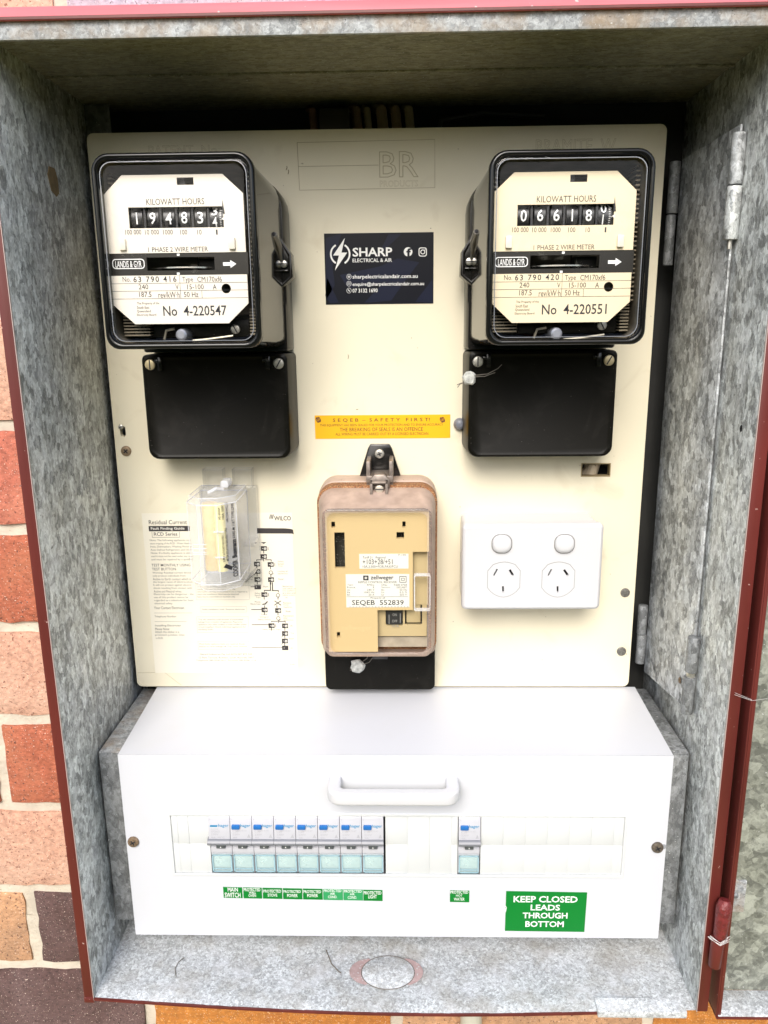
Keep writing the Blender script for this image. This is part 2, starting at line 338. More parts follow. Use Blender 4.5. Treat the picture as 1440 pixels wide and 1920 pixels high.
# clipped green hedge across the yard: it is what the meter glass reflects, and it keeps low skylight off the box
rnd = random.Random(11); q = M(); V = []; F = []; nx, nz = 70, 16
for j in range(nz + 1):
    for i in range(nx + 1):
        x = -6500 + 13000 * i / nx; z = -1290 + 2100 * j / nz; V.append((x + rnd.uniform(-60, 60), z + rnd.uniform(-80, 80) * (j > 0), 4600 + rnd.uniform(-160, 160)))
for j in range(nz):
    for i in range(nx): a = j * (nx + 1) + i; F.append((a, a + 1, a + nx + 2, a + nx + 1))
q.add(V, F)
for k in range(14000):
    x, z = rnd.uniform(-6500, 6500), rnd.uniform(-1280, 900) + 120 * math.sin(k); d = 4400 + rnd.uniform(-160, 260); s_ = rnd.uniform(30, 75); a, b_ = rnd.uniform(0, 6.3), rnd.uniform(-.9, .9)
    u = Vector((math.cos(a), math.sin(a), b_)).normalized() * s_; w_ = Vector((-math.sin(a), math.cos(a), rnd.uniform(-.6, .6))).normalized() * s_ * .45; p = Vector((x, z, d))
    q.add([tuple(p - u), tuple(p + w_), tuple(p + u), tuple(p - w_)], [(0, 1, 2, 3)], k % 3)
q.box(-6500, 6500, -1290, 700, 4850, 5900)
ho = q.build('hedge', [mat('hedge_leaf', (.045, .085, .018), .5), mat('hedge_leaf_light', (.10, .15, .03), .45), mat('hedge_leaf_dark', (.02, .045, .012), .6)]); ho['kind'] = 'stuff'; tag(ho, 'tall green hedge across the yard, facing the brick wall', 'hedge')

WD = 40.0                                    # wall face depth
BX0, BX1, BZ0, BZ1 = -12.5, 481.0, -215.0, 500.0    # outside of the meter box
wall = thing('brick_wall', 'mixed red, salmon and purple-brown brick wall with cream mortar around the meter box', 'wall', 235, -1300, -70)
MORT = mat('cream_mortar', (.58, .51, .41), .9, bump=(260, .9, 1.2), var=(40, .18), speck=[(500, .70, (.35, .3, .2))])
def brick_mat(n, c, c2, sp): return mat(n, c, .85, bump=(300, 1., 1.4), grime=(14, .75, c2, .42), speck=[(420, .625, sp), (900, .67, (.75, .6, .5)), (170, .70, sp)], var=(170, .27))
BM = {'salmon': brick_mat('brick_salmon', (.56, .31, .215), (.64, .42, .31), (.25, .12, .08)),
      'red': brick_mat('brick_red_orange', (.40, .115, .06), (.48, .19, .10), (.16, .06, .04)),
      'rose': brick_mat('brick_rose_red', (.45, .135, .085), (.60, .24, .15), (.22, .07, .05)),
      'brown': brick_mat('brick_purple_brown', (.10, .055, .05), (.16, .10, .095), (.05, .03, .03)),
      'orange': brick_mat('brick_burnt_orange', (.50, .19, .035), (.38, .13, .03), (.62, .32, .1)),
      'tan': brick_mat('brick_speckled_tan', (.55, .30, .16), (.34, .20, .12), (.14, .07, .05)),
      'lav': brick_mat('brick_lavender_grey', (.40, .36, .42), (.50, .38, .40), (.22, .18, .2))}
def brick_mesh(L_, H_, seed):
    rnd = random.Random(seed); nx, nz = max(2, int(L_ / 10)), 8; bm = bmesh.new(); grid = []
    for j in range(nz + 1):
        row = []
        for i in range(nx + 1):
            u, v = i / nx, j / nz; ex = min(u, 1 - u) * L_; ez = min(v, 1 - v) * H_; e = min(ex, ez)
            dd = 0 if e > 4 else -2.0 * (1 - e / 4) ** 2
            jx = rnd.uniform(-1.1, 1.1) if ex < .1 else 0; jz = rnd.uniform(-1.0, 1.0) if ez < .1 else 0
            row.append(bm.verts.new(((u * L_ + jx) * .001, -(dd + rnd.uniform(-.6, .6)) * .001, (v * H_ + jz) * .001)))
        grid.append(row)
    for j in range(nz):
        for i in range(nx): bm.faces.new((grid[j][i], grid[j][i + 1], grid[j + 1][i + 1], grid[j + 1][i]))
    rim = grid[0] + [r_[-1] for r_ in grid[1:]] + grid[-1][-2::-1] + [r_[0] for r_ in grid[-2:0:-1]]
    bk = [bm.verts.new((v.co.x, .06, v.co.z)) for v in rim]; n = len(rim)
    for i in range(n): bm.faces.new((rim[i], bk[i], bk[(i + 1) % n], rim[(i + 1) % n]))
    bm.faces.new(bk); bmesh.ops.recalc_face_normals(bm, faces=bm.faces)
    for f in bm.faces: f.smooth = True
    me = bpy.data.meshes.new('brick'); bm.to_mesh(me); bm.free(); me.set_sharp_from_angle(angle=R_(50)); return me
BL, BH, PX, PZ = 228., 76., 239., 86.
cache = {}
def put_brick(x0, x1, z0, kind, z1=None):
    z1 = z1 or z0 + BH
    if x1 - x0 < 12 or z1 - z0 < 8: return
    full = abs(x1 - x0 - BL) < .5 and abs(z1 - z0 - BH) < .5
    k = (random.randrange(6) if full else random.random(), kind)
    if k not in cache: cache[k] = brick_mesh(x1 - x0, z1 - z0, hash(k[0]) % 1000); cache[k].materials.append(BM[kind])
    o = link(bpy.data.objects.new('brick', cache[k])); o.parent = wall; o.location = W(x0, z0, WD + random.uniform(-.8, .8)) - wall.location
# courses: bottom z of each row, joints seen in the photograph fixed where visible
rows = {}
ztop_joint = at(20, 798, WD)[1]
base = ztop_joint - 5
kinds_left = {0: 'salmon', -1: 'rose', -2: 'red', -3: 'salmon', -4: 'red', -5: 'salmon', -6: 'brown', -7: 'brown'}
offs = {-6: at(60, 1740, WD)[0] - 5.5, -7: at(276, 1870, WD)[0] - 5.5, -4: at(0, 1430, WD)[0] - 5.5}
pal = ['salmon', 'red', 'rose', 'brown', 'orange', 'tan', 'salmon', 'red']
for rix in range(-15, 13):
    z0 = base + rix * PZ + 10
    if -1300 > z0: continue
    off = offs.get(rix, at(20, 1000, WD)[0] + (45 if rix % 2 else -75)) if rix != 4 else 0
    if rix == 4 or (z0 < 536 < z0 + BH): off = 4.4 - 5.5
    i0 = int((-900 - off) // PX); i1 = int((1300 - off) // PX)
    for i in range(i0, i1 + 1):
        xa = off + 11 + i * PX; xb = xa + BL
        k = pal[random.randrange(len(pal))]
        if rix in kinds_left and xa < -12 < xb + 130: k = kinds_left[rix]
        if rix == -6 and i == -1: k = 'tan'
        if rix == -6 and i == 0: k = 'brown'
        if rix == -7: k = {-1: 'brown', 0: 'orange', 1: 'tan', 2: 'orange'}.get(i, k)
        if z0 < 536 < z0 + BH: k = {-1: 'salmon', 0: 'lav', 1: 'lav', 2: 'rose'}.get(i, k)
        za, zb = z0, z0 + BH
        if xb < BX0 - 1 or xa > BX1 + 1 or zb < BZ0 - 1 or za > BZ1 + 1: put_brick(xa, xb, za, k)
        else:
            if xa < BX0 - 3: put_brick(xa, BX0 - 3, za, k)
            if xb > BX1 + 3: put_brick(BX1 + 3, xb, za, k)
            if za < BZ0 - 3: put_brick(max(xa, BX0 - 3), min(xb, BX1 + 3), za, k, BZ0 - 3)
            if zb > BZ1 + 3: put_brick(max(xa, BX0 - 3), min(xb, BX1 + 3), BZ1 + 3, k, zb)
q = M(); md = WD - 4.5; rnd = random.Random(3)
for a, b_, c, d_ in ((-900, 1300, -1300, BZ0), (-900, 1300, BZ1, 1000), (-900, BX0, BZ0, BZ1), (BX1, 1300, BZ0, BZ1)):
    nx, nz = max(2, int((b_ - a) / 22)), max(2, int((d_ - c) / 22)); V = []
    for j in range(nz + 1):
        for i in range(nx + 1): V.append((a + (b_ - a) * i / nx, c + (d_ - c) * j / nz, md + rnd.uniform(-1.3, 1.6)))
    q.add(V, [(j * (nx + 1) + i, j * (nx + 1) + i + 1, (j + 1) * (nx + 1) + i + 1, (j + 1) * (nx + 1) + i) for j in range(nz) for i in range(nx)])
    q.box(a + .5, b_ - .5, c + .5, d_ - .5, -60, md - 8)
q.build('mortar', MORT, wall)

# ================================================================ THE METER BOX
box = thing('meter_box', 'open galvanised steel meter box with maroon painted rim let into the brick wall', 'meter box', 235, BZ0, -40)
XL, XR, ZT = -4.0, 471.0, 489.5; FD, BD = 143.0, -36.0
zfl = lambda x: -198 - 9.5 * math.sin(math.pi * min(1, max(0, (x - XL) / (XR - XL)))) - 5 * (x - XL) / (XR - XL)
def wallpanel(x, side):
    q = M(); a, b_ = (x - 1.2, x) if side < 0 else (x, x + 1.2)
    ns, nd = 10, 3; secs = []
    q.box(a, b_, -202 if side < 0 else -206, ZT + 4, BD, FD); return q.build('side_wall', GALV, box, bevel=.3)
wallpanel(XL, -1); wallpanel(XR, 1)
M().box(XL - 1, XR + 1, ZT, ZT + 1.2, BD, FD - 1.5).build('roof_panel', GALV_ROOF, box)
# pressed ridge in the roof, hanging lip and the painted rain edge
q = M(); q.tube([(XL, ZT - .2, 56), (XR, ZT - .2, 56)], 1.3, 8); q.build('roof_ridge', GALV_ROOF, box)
q = M(); P = [(FD - 2.4, ZT - 5.5), (FD + .6, ZT - 5.5), (FD + 1.4, ZT + 4.5), (FD - 1.4, ZT + 5.5)]
q.prism(P, XL - 60, XR + 60, ax='x'); q.build('roof_lip', GALV_LEDGE, box, bevel=.4)
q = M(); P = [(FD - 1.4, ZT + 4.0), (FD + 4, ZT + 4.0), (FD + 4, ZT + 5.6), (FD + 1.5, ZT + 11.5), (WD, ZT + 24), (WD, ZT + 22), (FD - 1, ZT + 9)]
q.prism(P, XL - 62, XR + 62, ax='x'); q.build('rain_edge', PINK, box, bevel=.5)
q = M(); q.prism([(FD + 4.05, ZT + 3.9), (FD + 4.6, ZT + 3.9), (FD + 4.6, ZT + 5.4), (FD + 4.05, ZT + 5.6)], XL - 62, XR + 62, ax='x'); q.build('rain_edge_hem', REDP, box)
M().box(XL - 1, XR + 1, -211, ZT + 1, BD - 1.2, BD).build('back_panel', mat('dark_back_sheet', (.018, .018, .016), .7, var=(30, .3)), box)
# floor: slightly bowed dusty sheet with a low front upstand
n = 24; V = []; F = []
ds = [BD, 30, 90, 126, 131, 143]
for i in range(n + 1):
    x = XL + (XR - XL) * i / n; z = zfl(x) - 1.2
    for d in ds: V.append((x, z + (0 if d < 128 else 1.2 if d < 140 else .2) + .5 * math.sin(x * .11 + d * .07), d))
k = len(ds)
for i in range(n):
    for j in range(k - 1): a = i * k + j; F.append((a, a + 1, a + k + 1, a + k))
q = M(); q.add(V, F); V2 = [(x, z - 1.2, d) for x, z, d in V]; q.add(V2, [f[::-1] for f in F])
q.build('floor_panel', GALV_FLOOR, box)
q = M(); secs = []      # front hem of the floor, maroon outside
P = [(XL + (XR - 45 - XL) * i / 16) for i in range(17)]
for x in P: secs.append(([(FD - .3, zfl(x) - 2.6), (FD + 1.4, zfl(x) - 2.6), (FD + 1.4, zfl(x) - .9), (FD - .3, zfl(x) - .9)], x))
q.loft(secs, ax='x'); q.build('floor_hem', REDP, box)
q = M(); q.soft(394, 463, zfl(430) - 4.5, zfl(430) + 1.5, 134, 147, .6, .6); q.build('floor_tab', GALV_FLOOR, box)
# knock-out disc with paint crescents and a scratched fibre
dxx, dzz = 229, 98
q = M()
zf = -210.4
def fl(poly, h, mi=0): q.prism(poly, zf, zf + h, mi, ax='z')
E_ = lambda r, a0, a1, k=14, cx=dxx, cd=105: [(cx + r * math.cos(R_(a0 + (a1 - a0) * i / k)), cd + r * .78 * math.sin(R_(a0 + (a1 - a0) * i / k))) for i in range(k + 1)]
fl(E_(22, 0, 345, 28), 1.0); q.build('knockout_disc', GALV_FLOOR, box, bevel=.3); q = M(); P = [(x, zf + .95, d) for x, d in E_(22.2, 0, 355, 40)]; q.tube(P, .3, 4); q.build('knockout_groove', mat('groove_dirt', (.16, .14, .12), .9), box)
STAIN = mat('faded_maroon_paint_mark', (.42, .30, .29), .8, speck=[(500, .62, (.5, .48, .47))], var=(80, .3))
for a0, a1, w_ in ((130, 235, 10), (-60, 52, 7)):
    q = M(); A = E_(22.6, a0, a1); B_ = [(dxx + (22.6 + w_ * math.sin(math.pi * i / 14)) * math.cos(R_(a0 + (a1 - a0) * i / 14)), 105 + .78 * (22.6 + w_ * math.sin(math.pi * i / 14)) * math.sin(R_(a0 + (a1 - a0) * i / 14))) for i in range(15)]
    pts = A[1:-1]; pb = B_[1:-1]; nn = len(pts); zq = zf + 1.0
    q.tadd([(x, zq, d) for x, d in pts + pb], [(i, i + 1, nn + i + 1, nn + i) for i in range(nn - 1)]); q.build('paint_mark', STAIN, box)
q = M(); q.tube([(175, zf + 3, 84), (178, zf + 4, 92), (181, zf + 3, 99), (187, zf + 3, 106), (190, zf + 3.4, 109)], .45, 5); fibre = q.build('dead_twig', mat('dry_twig', (.12, .10, .07), .8)); tag(fibre, 'thin curved dry twig lying on the dusty floor left of the round knock-out', 'twig')
q = M(); q.tube([(54, -203, 118), (51, -202, 111), (52, -202, 104), (55, -203, 98)], .3, 5); tag(q.build('dead_twig', MAT['dry_twig']), 'short curved fibre on the dusty floor near the left corner', 'twig')
# maroon rim at both sides
q = M(); q.soft(-12, XL - .3, -201.5, ZT + 3, FD - 10, FD + 1.2, 1, .9, n=2); q.build('side_rim', REDP, box)
q = M(); q.soft(XR + .5, 480, -206, ZT + 3, FD - 10, FD + 1.2, 1, .9, n=2); q.build('side_rim', REDP, box)
EDGEM = mat('bare_metal_edge', (.42, .34, .31), .5)
q = M(); q.box(XR + .1, XR + .6, -206, ZT, FD + .2, FD + 1.4); q.build('rim_edge', EDGEM, box)
q = M(); q.box(XL - .45, XL + .0, -201, ZT, FD + .2, FD + 1.4); q.build('rim_edge', EDGEM, box)
q = M(); q.prism([(-12, 132), (XL, 132), (XL, 144.8), (-12, 144.8)], -202.5, -197.5, ax='z'); q.build('rim_corner', REDP, box, bevel=.8)
# left mounting flange seen above the board and the top clip
q = M(); q.box(-3.5, 16, 430, 488.5, -12, -10.5); q.box(-3.9, -2.6, 430, 488.5, -35, -10.5); q.build('mounting_flange', GALV_DULL, box, bevel=.3)
# angle frames at both sides behind the white cover
for x0, x1, ledge in ((-2.2, 20, GALV_LEDGE), (450, 468.6, GALV_DULL)):
    q = M(); q.box(x0, x1, -171, -13.5, 90, 91.6); q.build('cover_bracket', GALV_DULL, box, bevel=.3)
    q = M(); q.box(x0, x1, -13.4, -12.2, -20, 91.4); q.build('bracket_ledge', ledge, box, bevel=.3)
M().box(20.2, 449.8, -171, -13.5, -30, -28).build('chassis_plate', DARK, box)
# swing arm on the right with its two rows of hinge knuckles
q = M(); P = [(-6, 441), (83, 446), (83, 20), (-6, 12)]; V = []
for t in (0, 1.6):
    for d, z in P: V.append((461 + 7 * (d + 6) / 89 + t, z, d))
q.add(V, [(0, 1, 2, 3), (7, 6, 5, 4), (0, 4, 5, 1), (1, 5, 6, 2), (2, 6, 7, 3), (3, 7, 4, 0)]); q.build('swing_arm', GALV_BIG, box, bevel=.3)
for zlo, zhi, x, d, r in ((402, 440, 456.5, -7, 4.2), (363, 401, 456, -7, 3.8), (48, 75, 456.5, -7, 4.2), (20, 47.5, 457, -7, 4.2)):
    q = M(); q.tube([(x, zlo, d), (x, zhi, d)], r, 12); q.build('hinge_knuckle', GALV_DULL, box, bevel=.4)
def knuckle(zlo, zhi, x=466.5, d=86, r=4.6, m_=GALV_BIG):
    q = M(); q.tube([(x, zlo, d), (x, zhi, d)], r, 14); q.build('hinge_knuckle', m_, box, bevel=.5)
knuckle(408, 440); knuckle(373, 407, r=4.9, m_=GALV); knuckle(55, 84, m_=GALV_DULL); knuckle(20, 51, x=465.8, m_=GALV_DULL)
M().tube([(466.5, 50, 86), (466.5, 56, 86)], 3.4, 10).build('hinge_pin', STEEL, box); M().tube([(466.5, 367, 86), (466.5, 374, 86)], 1.6, 8).build('hinge_pin', STEEL, box)
# small rivets on the right wall / arm and a hole with paint halo
for x, z, d, r, m_ in ((462.4, 428, 4, 2.2, GALV_DULL), (463, 65, 4, 2.2, GALV_DULL), (466, 38, 66, 2.6, RUSTY), (462.4, 25, 3, 2.4, GALV_DULL)):
    q = M(); q.loft([([(d + r * k * math.cos(a * math.pi / 6), z + r * k * math.sin(a * math.pi / 6)) for a in range(12)], x - h_) for k, h_ in ((1, -.2), (.9, .3), (.5, .7))], ax='x'); q.build('rivet', m_, box)
q = M(); zz, dd = at(1372, 802, 118)[1], 122
q.prism([(dd + 1.8 * math.cos(a * math.pi / 6), zz + 2.4 * math.sin(a * math.pi / 6)) for a in range(12)], XR - .25, XR - .1, ax='x'); q.build('wall_hole', DARK, box)
# ---- door, folded right back: its inner face looks at us
door = M(); door.box(485, 960, -203, 486, 125, 126.2); dob = door.build('door', GALV_DOOR, box)
q = M(); q.box(484, 485.2, -204, 486, 125, 149.4); q.box(485.2, 488, -204, 486, 148.2, 149.4); q.build('door_edge', REDP, dob, bevel=.5)
q = M(); q.box(485.6, 960, -204.4, -203.2, 126, 150); q.build('door_bottom_return', GALV_FLOOR, dob, bevel=.3)
q = M(); q.box(484.2, 960, -206, -204.6, 127, 150.8); q.build('door_bottom_skin', REDP, dob)
q = M(); q.box(960, 961.2, -204, 486, 125, 149.4); q.build('door_edge', REDP, dob)
q = M(); q.box(485.6, 960, 485, 486.2, 126, 150); q.build('door_top_return', GALV_FLOOR, dob)
q = M(); q.soft(486, 507, -128, -100, 126.2, 128, .5, .4); q.build('hinge_leaf', GALV_LEDGE, dob)
q = M(); q.loft([(circ(499, -113, 2.6 * k, 14), 128 + h_) for k, h_ in ((1, 0), (.9, .7), (.5, 1.2))]); q.build('rivet', GALV_DULL, dob)
q = M(); q.tube([(479.5, -130, 150), (480, -128, 150.5), (480.3, -103, 151), (481, -98, 150)], [4.6, 5.0, 5.6, 3.8], 14); q.build('door_hinge_knuckle', mat('thick_maroon_paint', (.16, .022, .022), .4, bump=(300, 1., 1.5), var=(200, .3)), box, bevel=.3)
q = M(); q.tube([(478.3, -157, 150), (479, -131.5, 150)], [4.6, 4.9], 14); q.build('door_hinge_knuckle', REDP, box, bevel=.8)
q = M(); q.tube([(480, 400, 150), (480, 455, 150)], 5.9, 14); q.build('door_hinge_knuckle', REDP, box, bevel=.8)
q = M()
for k in range(7):
    z = -131 + random.uniform(-1.5, 1.5); q.tube([(472 + random.uniform(-1, 1), z + random.uniform(-2, 2), 150), (478, z - .6, 156.5), (486 + random.uniform(-1, 1), z + random.uniform(-1, 3), 152)], .13, 4)
webm = mat('cobweb_silk', (.8, .78, .75), .8); o = q.build('cobweb', webm); o['kind'] = 'stuff'; tag(o, 'white cobweb threads wrapped round the lower door hinge', 'cobweb')
q = M(); q.tube([(474, 66, 146), (484, 64, 151), (497, 63, 146)], .1, 4); q.tube([(474, 67.5, 146), (484, 64.6, 151)], .09, 4)
o = q.build('cobweb', webm); o['kind'] = 'stuff'; tag(o, 'single cobweb strand across the gap between rim and door', 'cobweb')
# paper leaf fragment on left wall
q = M(); P = [(53.5, 424), (57, 430), (66, 430), (69.5, 424), (66, 414), (58, 411), (53.5, 414)]
q.prism(P, XL + .1, XL + .5, ax='x'); o = q.build('dry_leaf', mat('dry_leaf', (.26, .18, .09), .8, var=(200, .2))); tag(o, 'small brown dry leaf scrap stuck to the left inner wall', 'leaf')
# ================================================================ CREAM BOARD
brd = thing('mounting_board', 'cream moulded board with embossed lettering carrying the meters and socket', 'board', 223, 0, -10)
hole = rect(*[v for v in (393.8, 418.6, 192.8, 204.4)])
slotL = rr(5.3, 10., 229.5, 239, 2.3, 4)
q = M(); q.plate(rr(0, 446, 0, 465.6, 5, 5), [hole, slotL], -6, 0); q.build('board', [CREAM], brd)
q = M(); q.ring(rr(.2, 445.8, .2, 465.4, 5, 5), rr(1.2, 444.8, 1.2, 464.4, 4.4, 5), -6.2, .3); q.build('board_edge_bead', CREAM, brd)
def outline_text(t, box_, m_=RELIEF, r=.12, bold=0.):
    c = bpy.data.curves.new('t', 'FONT'); c.body = t; c.fill_mode = 'NONE'; c.bevel_depth = .012; c.bevel_resolution = 0; c.resolution_u = 2; c.offset = bold
    o = link(bpy.data.objects.new('t', c)); bpy.context.view_layer.update(); me = o.to_mesh()
    V = [tuple(v.co) for v in me.vertices]; F = [tuple(p.vertices) for p in me.polygons]; o.to_mesh_clear(); bpy.data.objects.remove(o)
    ax, bx = min(v[0] for v in V), max(v[0] for v in V); ay, by = min(v[1] for v in V), max(v[1] for v in V); x0, x1, z0, z1 = box_; sc = (x1 - x0) / (bx - ax)
    q = M(); q.tadd([(x0 + (v[0] - ax) * sc, z0 + (v[1] - ay) / (by - ay) * (z1 - z0), .02 + v[2] * sc * .5) for v in V], F); return q.build('embossed_lettering', m_, brd)
outline_text('PATENT  No', (47.5, 101, 448.5, 456))
outline_text('BRAMITE  W', (346.8, 408, 446.5, 456))
outline_text('BR', (226.5, 257, 430.5, 449.3))
outline_text('PRODUCTS', (226.8, 256.5, 423.6, 428.4))
GROOVE = mat('shallow_groove_dirt', (.42, .35, .21), .6)
for P in ([(163.3, 456.6, .0), (269.4, 457.2, .0), (269.6, 422.6, .0), (164, 422.2, .0), (163.3, 456.6, .0)], [(163.6, 439.4, 0), (226, 439.6, 0)]):
    M().tube(P, .22, 5).build('embossed_panel_line', GROOVE, brd)
M().tube([(0.6, 13.5, 0), (26, 13.8, 0), (41, .6, 0)], .2, 5).build('embossed_panel_line', GROOVE, brd)
screw('screw', brd, 9.1, 217.5, 0, 4.4, mat('bronze_screw', (.34, .25, .16), .4, .7, bump=(900, .4, .1)), 'phillips', 40, 1.8)
screw('screw', brd, 6.4, 238, -1, 2.3, STEEL, 'slot', 30, 2.2)
for a in ((1172, 1111), (1165, 1221)):
    x, z = at(*a); screw('rivet', brd, x, z, 0, 4.1, mat('dull_rivet', (.22, .21, .19), .45, .6, var=(600, .4)), 'slot', 0, 1.5, MAT['dull_rivet'])
q = M(); q.loft([(circ(291.2, 238.2, 5.2 * k, 20), h_) for k, h_ in ((1, 0), (1, 1), (.93, 3), (.7, 5.2), (.3, 6.4))]); q.build('hole_plug', GREYP, brd)
q = M(); q.ring(rect(393.8, 418.6, 192.8, 204.4), rect(394.6, 417.8, 193.6, 203.6), -6.5, .35); q.build('cutout_edge', CREAM_EDGE, brd)
# ragged dark insect marks
q = M()
for x, z, a in ((154, 437, 50), (155.4, 434, 60), (199.2, 292.5, 70), (205, 251, 5)):
    q.tube([(x, z, .2), (x + 1.3 * math.cos(R_(a)), z + 2.2 * math.sin(R_(a)), .35), (x + 2 * math.cos(R_(a + 20)), z + 3.6 * math.sin(R_(a)), .2)], .28, 5)
q.build('grit_mark', CREAM_EDGE, brd)['kind'] = 'stuff'
# wires behind the board and the sheet clip over its top edge
wires = [(211, (.26, .17, .11)), (219.5, (.40, .33, .24)), (231, (.33, .24, .17)), (242, (.3, .21, .14)), (252.5, (.42, .34, .24)), (176.5, (.3, .16, .13)), (267, (.03, .03, .03))]
wl = ['left of four tan cables crossing above the board, redder than its neighbours', 'thin pale tan cable right of the darkest cable above the board', 'wide brown cable in the middle of those above the board', 'brown sloping cable above the board, second from the right', 'palest right hand cable peeping above the board', 'reddish cable end left of the black clip', 'thin black cable running off to the right above the board']
for i, ((x, c), l) in enumerate(zip(wires, wl)):
    q = M(); r = [4, 3, 4.4, 4, 3.6, 3.2, 2][i]
    if i < 6: q.tube([(x + 5 - i, 400, -16), (x, 452, -18), (x - 3, 484, -22), (x - 6, 487, -30)], r, 10)
    else: q.tube([(x, 440, -14), (x + 8, 474, -16), (x + 40, 480, -20), (x + 90, 478, -26)], r, 8)
    o = q.build('cable', mat('cable_sheath_%d' % i, c, .5)); tag(o, l, 'cable', 'cables behind the cream board')
q = M(); q.box(180.5, 203.5, 455, 482.5, -9, -7.5); q.box(180.5, 203.5, 481.2, 482.6, -24, -7.5); q.build('top_clip', mat('black_clip', (.03, .03, .028), .3, .5), brd, bevel=.4)
q = M(); q.tube([(400, 188, -17), (405, 195, -13), (408, 204, -15), (406, 214, -19)], 6.5, 12); o = q.build('cable', mat('cable_white', (.6, .5, .36), .4)); tag(o, 'off white cable showing through the rectangular hole in the board', 'cable', 'cables behind the cream board')
q = M(); q.tube([(402, 184, -10), (406, 200, -9.5), (409, 205, -14)], 4.5, 10); o = q.build('cable', MAT['cable_white']); tag(o, 'second cable loop in front in the rectangular hole', 'cable', 'cables behind the cream board')
# ================================================================ ELECTRICITY METERS
DP = 107.0      # depth of the dial plate
def make_meter(cx, label, reading, last, serial, number, tubes, ox, oz):
    """all text boxes are measured on the left meter in the photograph; ox, oz carry them to the other one"""
    t = thing('electricity_meter', label, 'electricity meter', cx, 299, 0, 'pair of kilowatt hour meters')
    b0, b1 = cx - 58, cx + 58
    q = M(); q.loft([(rr(b0, b1, 300, 428 + oz, 24, 6, 2), .2), (rr(b0, b1, 300, 428 + oz, 24, 6, 2), 24), (rr(b0 + 1.5, b1 - 1.5, 300, 427 + oz, 23, 6, 2), 27)]); q.build('base', BLK, t)
    q = M(); f0, f1, zb, zt = cx - 52, cx + 52, 305.5, 427 + oz
    A = lambda e, r=15: rr(f0 + e, f1 - e, zb + e, zt - e, r - 4, 6, min(r - 4, 9))
    # body: hollow ribbed case from the base seam up to the bezel
    o_ = [(rr(cx - 55.5, cx + 55.5, 303, 428.5 + oz, 21, 6, 8), 27.5), (rr(cx - 54, cx + 54, 304, 428 + oz, 18, 6, 10), 70), (A(.5), 111)]
    q.loft(o_, caps=(0, 0)); q.loft([(A(3.0), 111), (A(4.0), 40)], caps=(0, 1), mi=1); q.ring(A(.5), A(3.0), 110.5, 111); q.build('case', [BLKR, INSIDE], t)
    q = M(); n_ = 6
    for secs in ([(A(0), 109), (A(-.5, 15.5), 110.5), (A(-.5, 15.5), 116), (A(.2), 117.6), (A(1.4, 14), 118.1), (A(2.4, 13), 117.6), (A(2.6, 13), 116.2), (A(3.4, 12.5), 115.6), (A(3.4, 12.5), 109)],): q.loft(secs, caps=(0, 0))
    q.loft([(A(3.4, 12.5), 109), (A(0), 109)], caps=(0, 0)); bz = q.build('bezel', BEZ, t, smooth=50)
    q = M()
    q.loft([(A(3.3, 12.5), 115.6), (A(5.2, 11.5), 116.2), (A(6.6, 10.5), 115.0)], caps=(0, 1)); q.build('window', GLASS, t, smooth=20)
    q = M(); q.ring(A(4.6, 12), A(5.0, 11.8), 115.2, 116.3); q.build('window_lip', mat('bevel_glint', (.22, .23, .25), .15, coat=.5), t)
    # mechanism behind the dial: dark frame, screws, ribs
    q = M(); q.box(f0 + 8, f1 - 8, zb + 6, zb + 22, 60, 84); q.box(f0 + 24, f1 - 12, zb + 7, zb + 19, 84, 92); q.build('mechanism_frame', BLKM, t, bevel=.8)
    for k in range(9): pass
    q = M()
    for k in range(9): z = zb + 8 + k * 2.1; q.box(f0 + 5, f0 + 23, z, z + 1, 84, 96 ); q.box(f1 - 11, f1 - 5, z, z + 1, 84, 96)
    for k in range(30): z = zb + 28 + k * 2.9; q.box(f0 + 4, f0 + 7, z, z + 1, 80, 100); q.box(f1 - 7, f1 - 4, z, z + 1, 80, 100)
    q.build('rib_moulding', mat('brown_shiny_rib', (.20, .17, .12), .3), t)['kind'] = 'stuff'
    q = M(); xk, zk = at(338, 628, 108); q.loft([(circ(xk + ox, zk + oz, 4.2 * k, 18), d) for k, d in ((1, 84), (1, 103), (.9, 105.5), (.6, 106.4))]); q.build('seal_knob', mat('pewter_knob', (.30, .31, .34), .35, .5), t)
    q = M(); q.tube([(xk + ox - 14, zk + oz - 3, 98), (xk + ox - 12, zk + oz + 3, 99), (xk + ox - 6, zk + oz + 4, 100)], .9, 6); q.tube([(xk + ox + 6, zk + oz - 4, 99), (xk + ox + 18, zk + oz - 3, 99), (xk + ox + 34, zk + oz - 1, 98)], .8, 6); q.build('bracket_wire', mat('dull_wire', (.3, .28, .22), .4, .6), t)
    screw('screw', t, cx + 30, zb + 12, 92, 3.4, STEEL, 'slot', 120); screw('screw', t, cx - 40, zb + 12, 84, 4, mat('dark_screw', (.16, .15, .12), .4, .6), 'slot', 40)
    # dial plate: upper and lower enamel plates with the rotor window between them
    def at2(px, py): x, z = at(px, py, DP); return x + ox, z + oz
    xa, xb = at2(203, 470)[0], at2(461, 470)[0]
    z1, z2, z3, z4, z5 = at2(340, 327)[1], at2(330, 364)[1], at2(330, 474)[1], at2(330, 516)[1], at2(340, 607)[1]; zc = at2(340, 570)[1]
    q = M(); rg = [v for v in (*at2(240, 389), *at2(420, 426))]; rw = rect(rg[0], rg[2], rg[3], rg[1])
    nb = rect(*[v for v in (at2(308, 0)[0], at2(341, 0)[0], at2(0 + 320, 347)[1], at2(320, 333)[1])])
    up = [(xa, z3), (xb, z3), (xb, z2), (xb - 13, z1), (xa + 13, z1), (xa, z2)]
    q.plate(up, [rw, nb], DP - 1, DP)
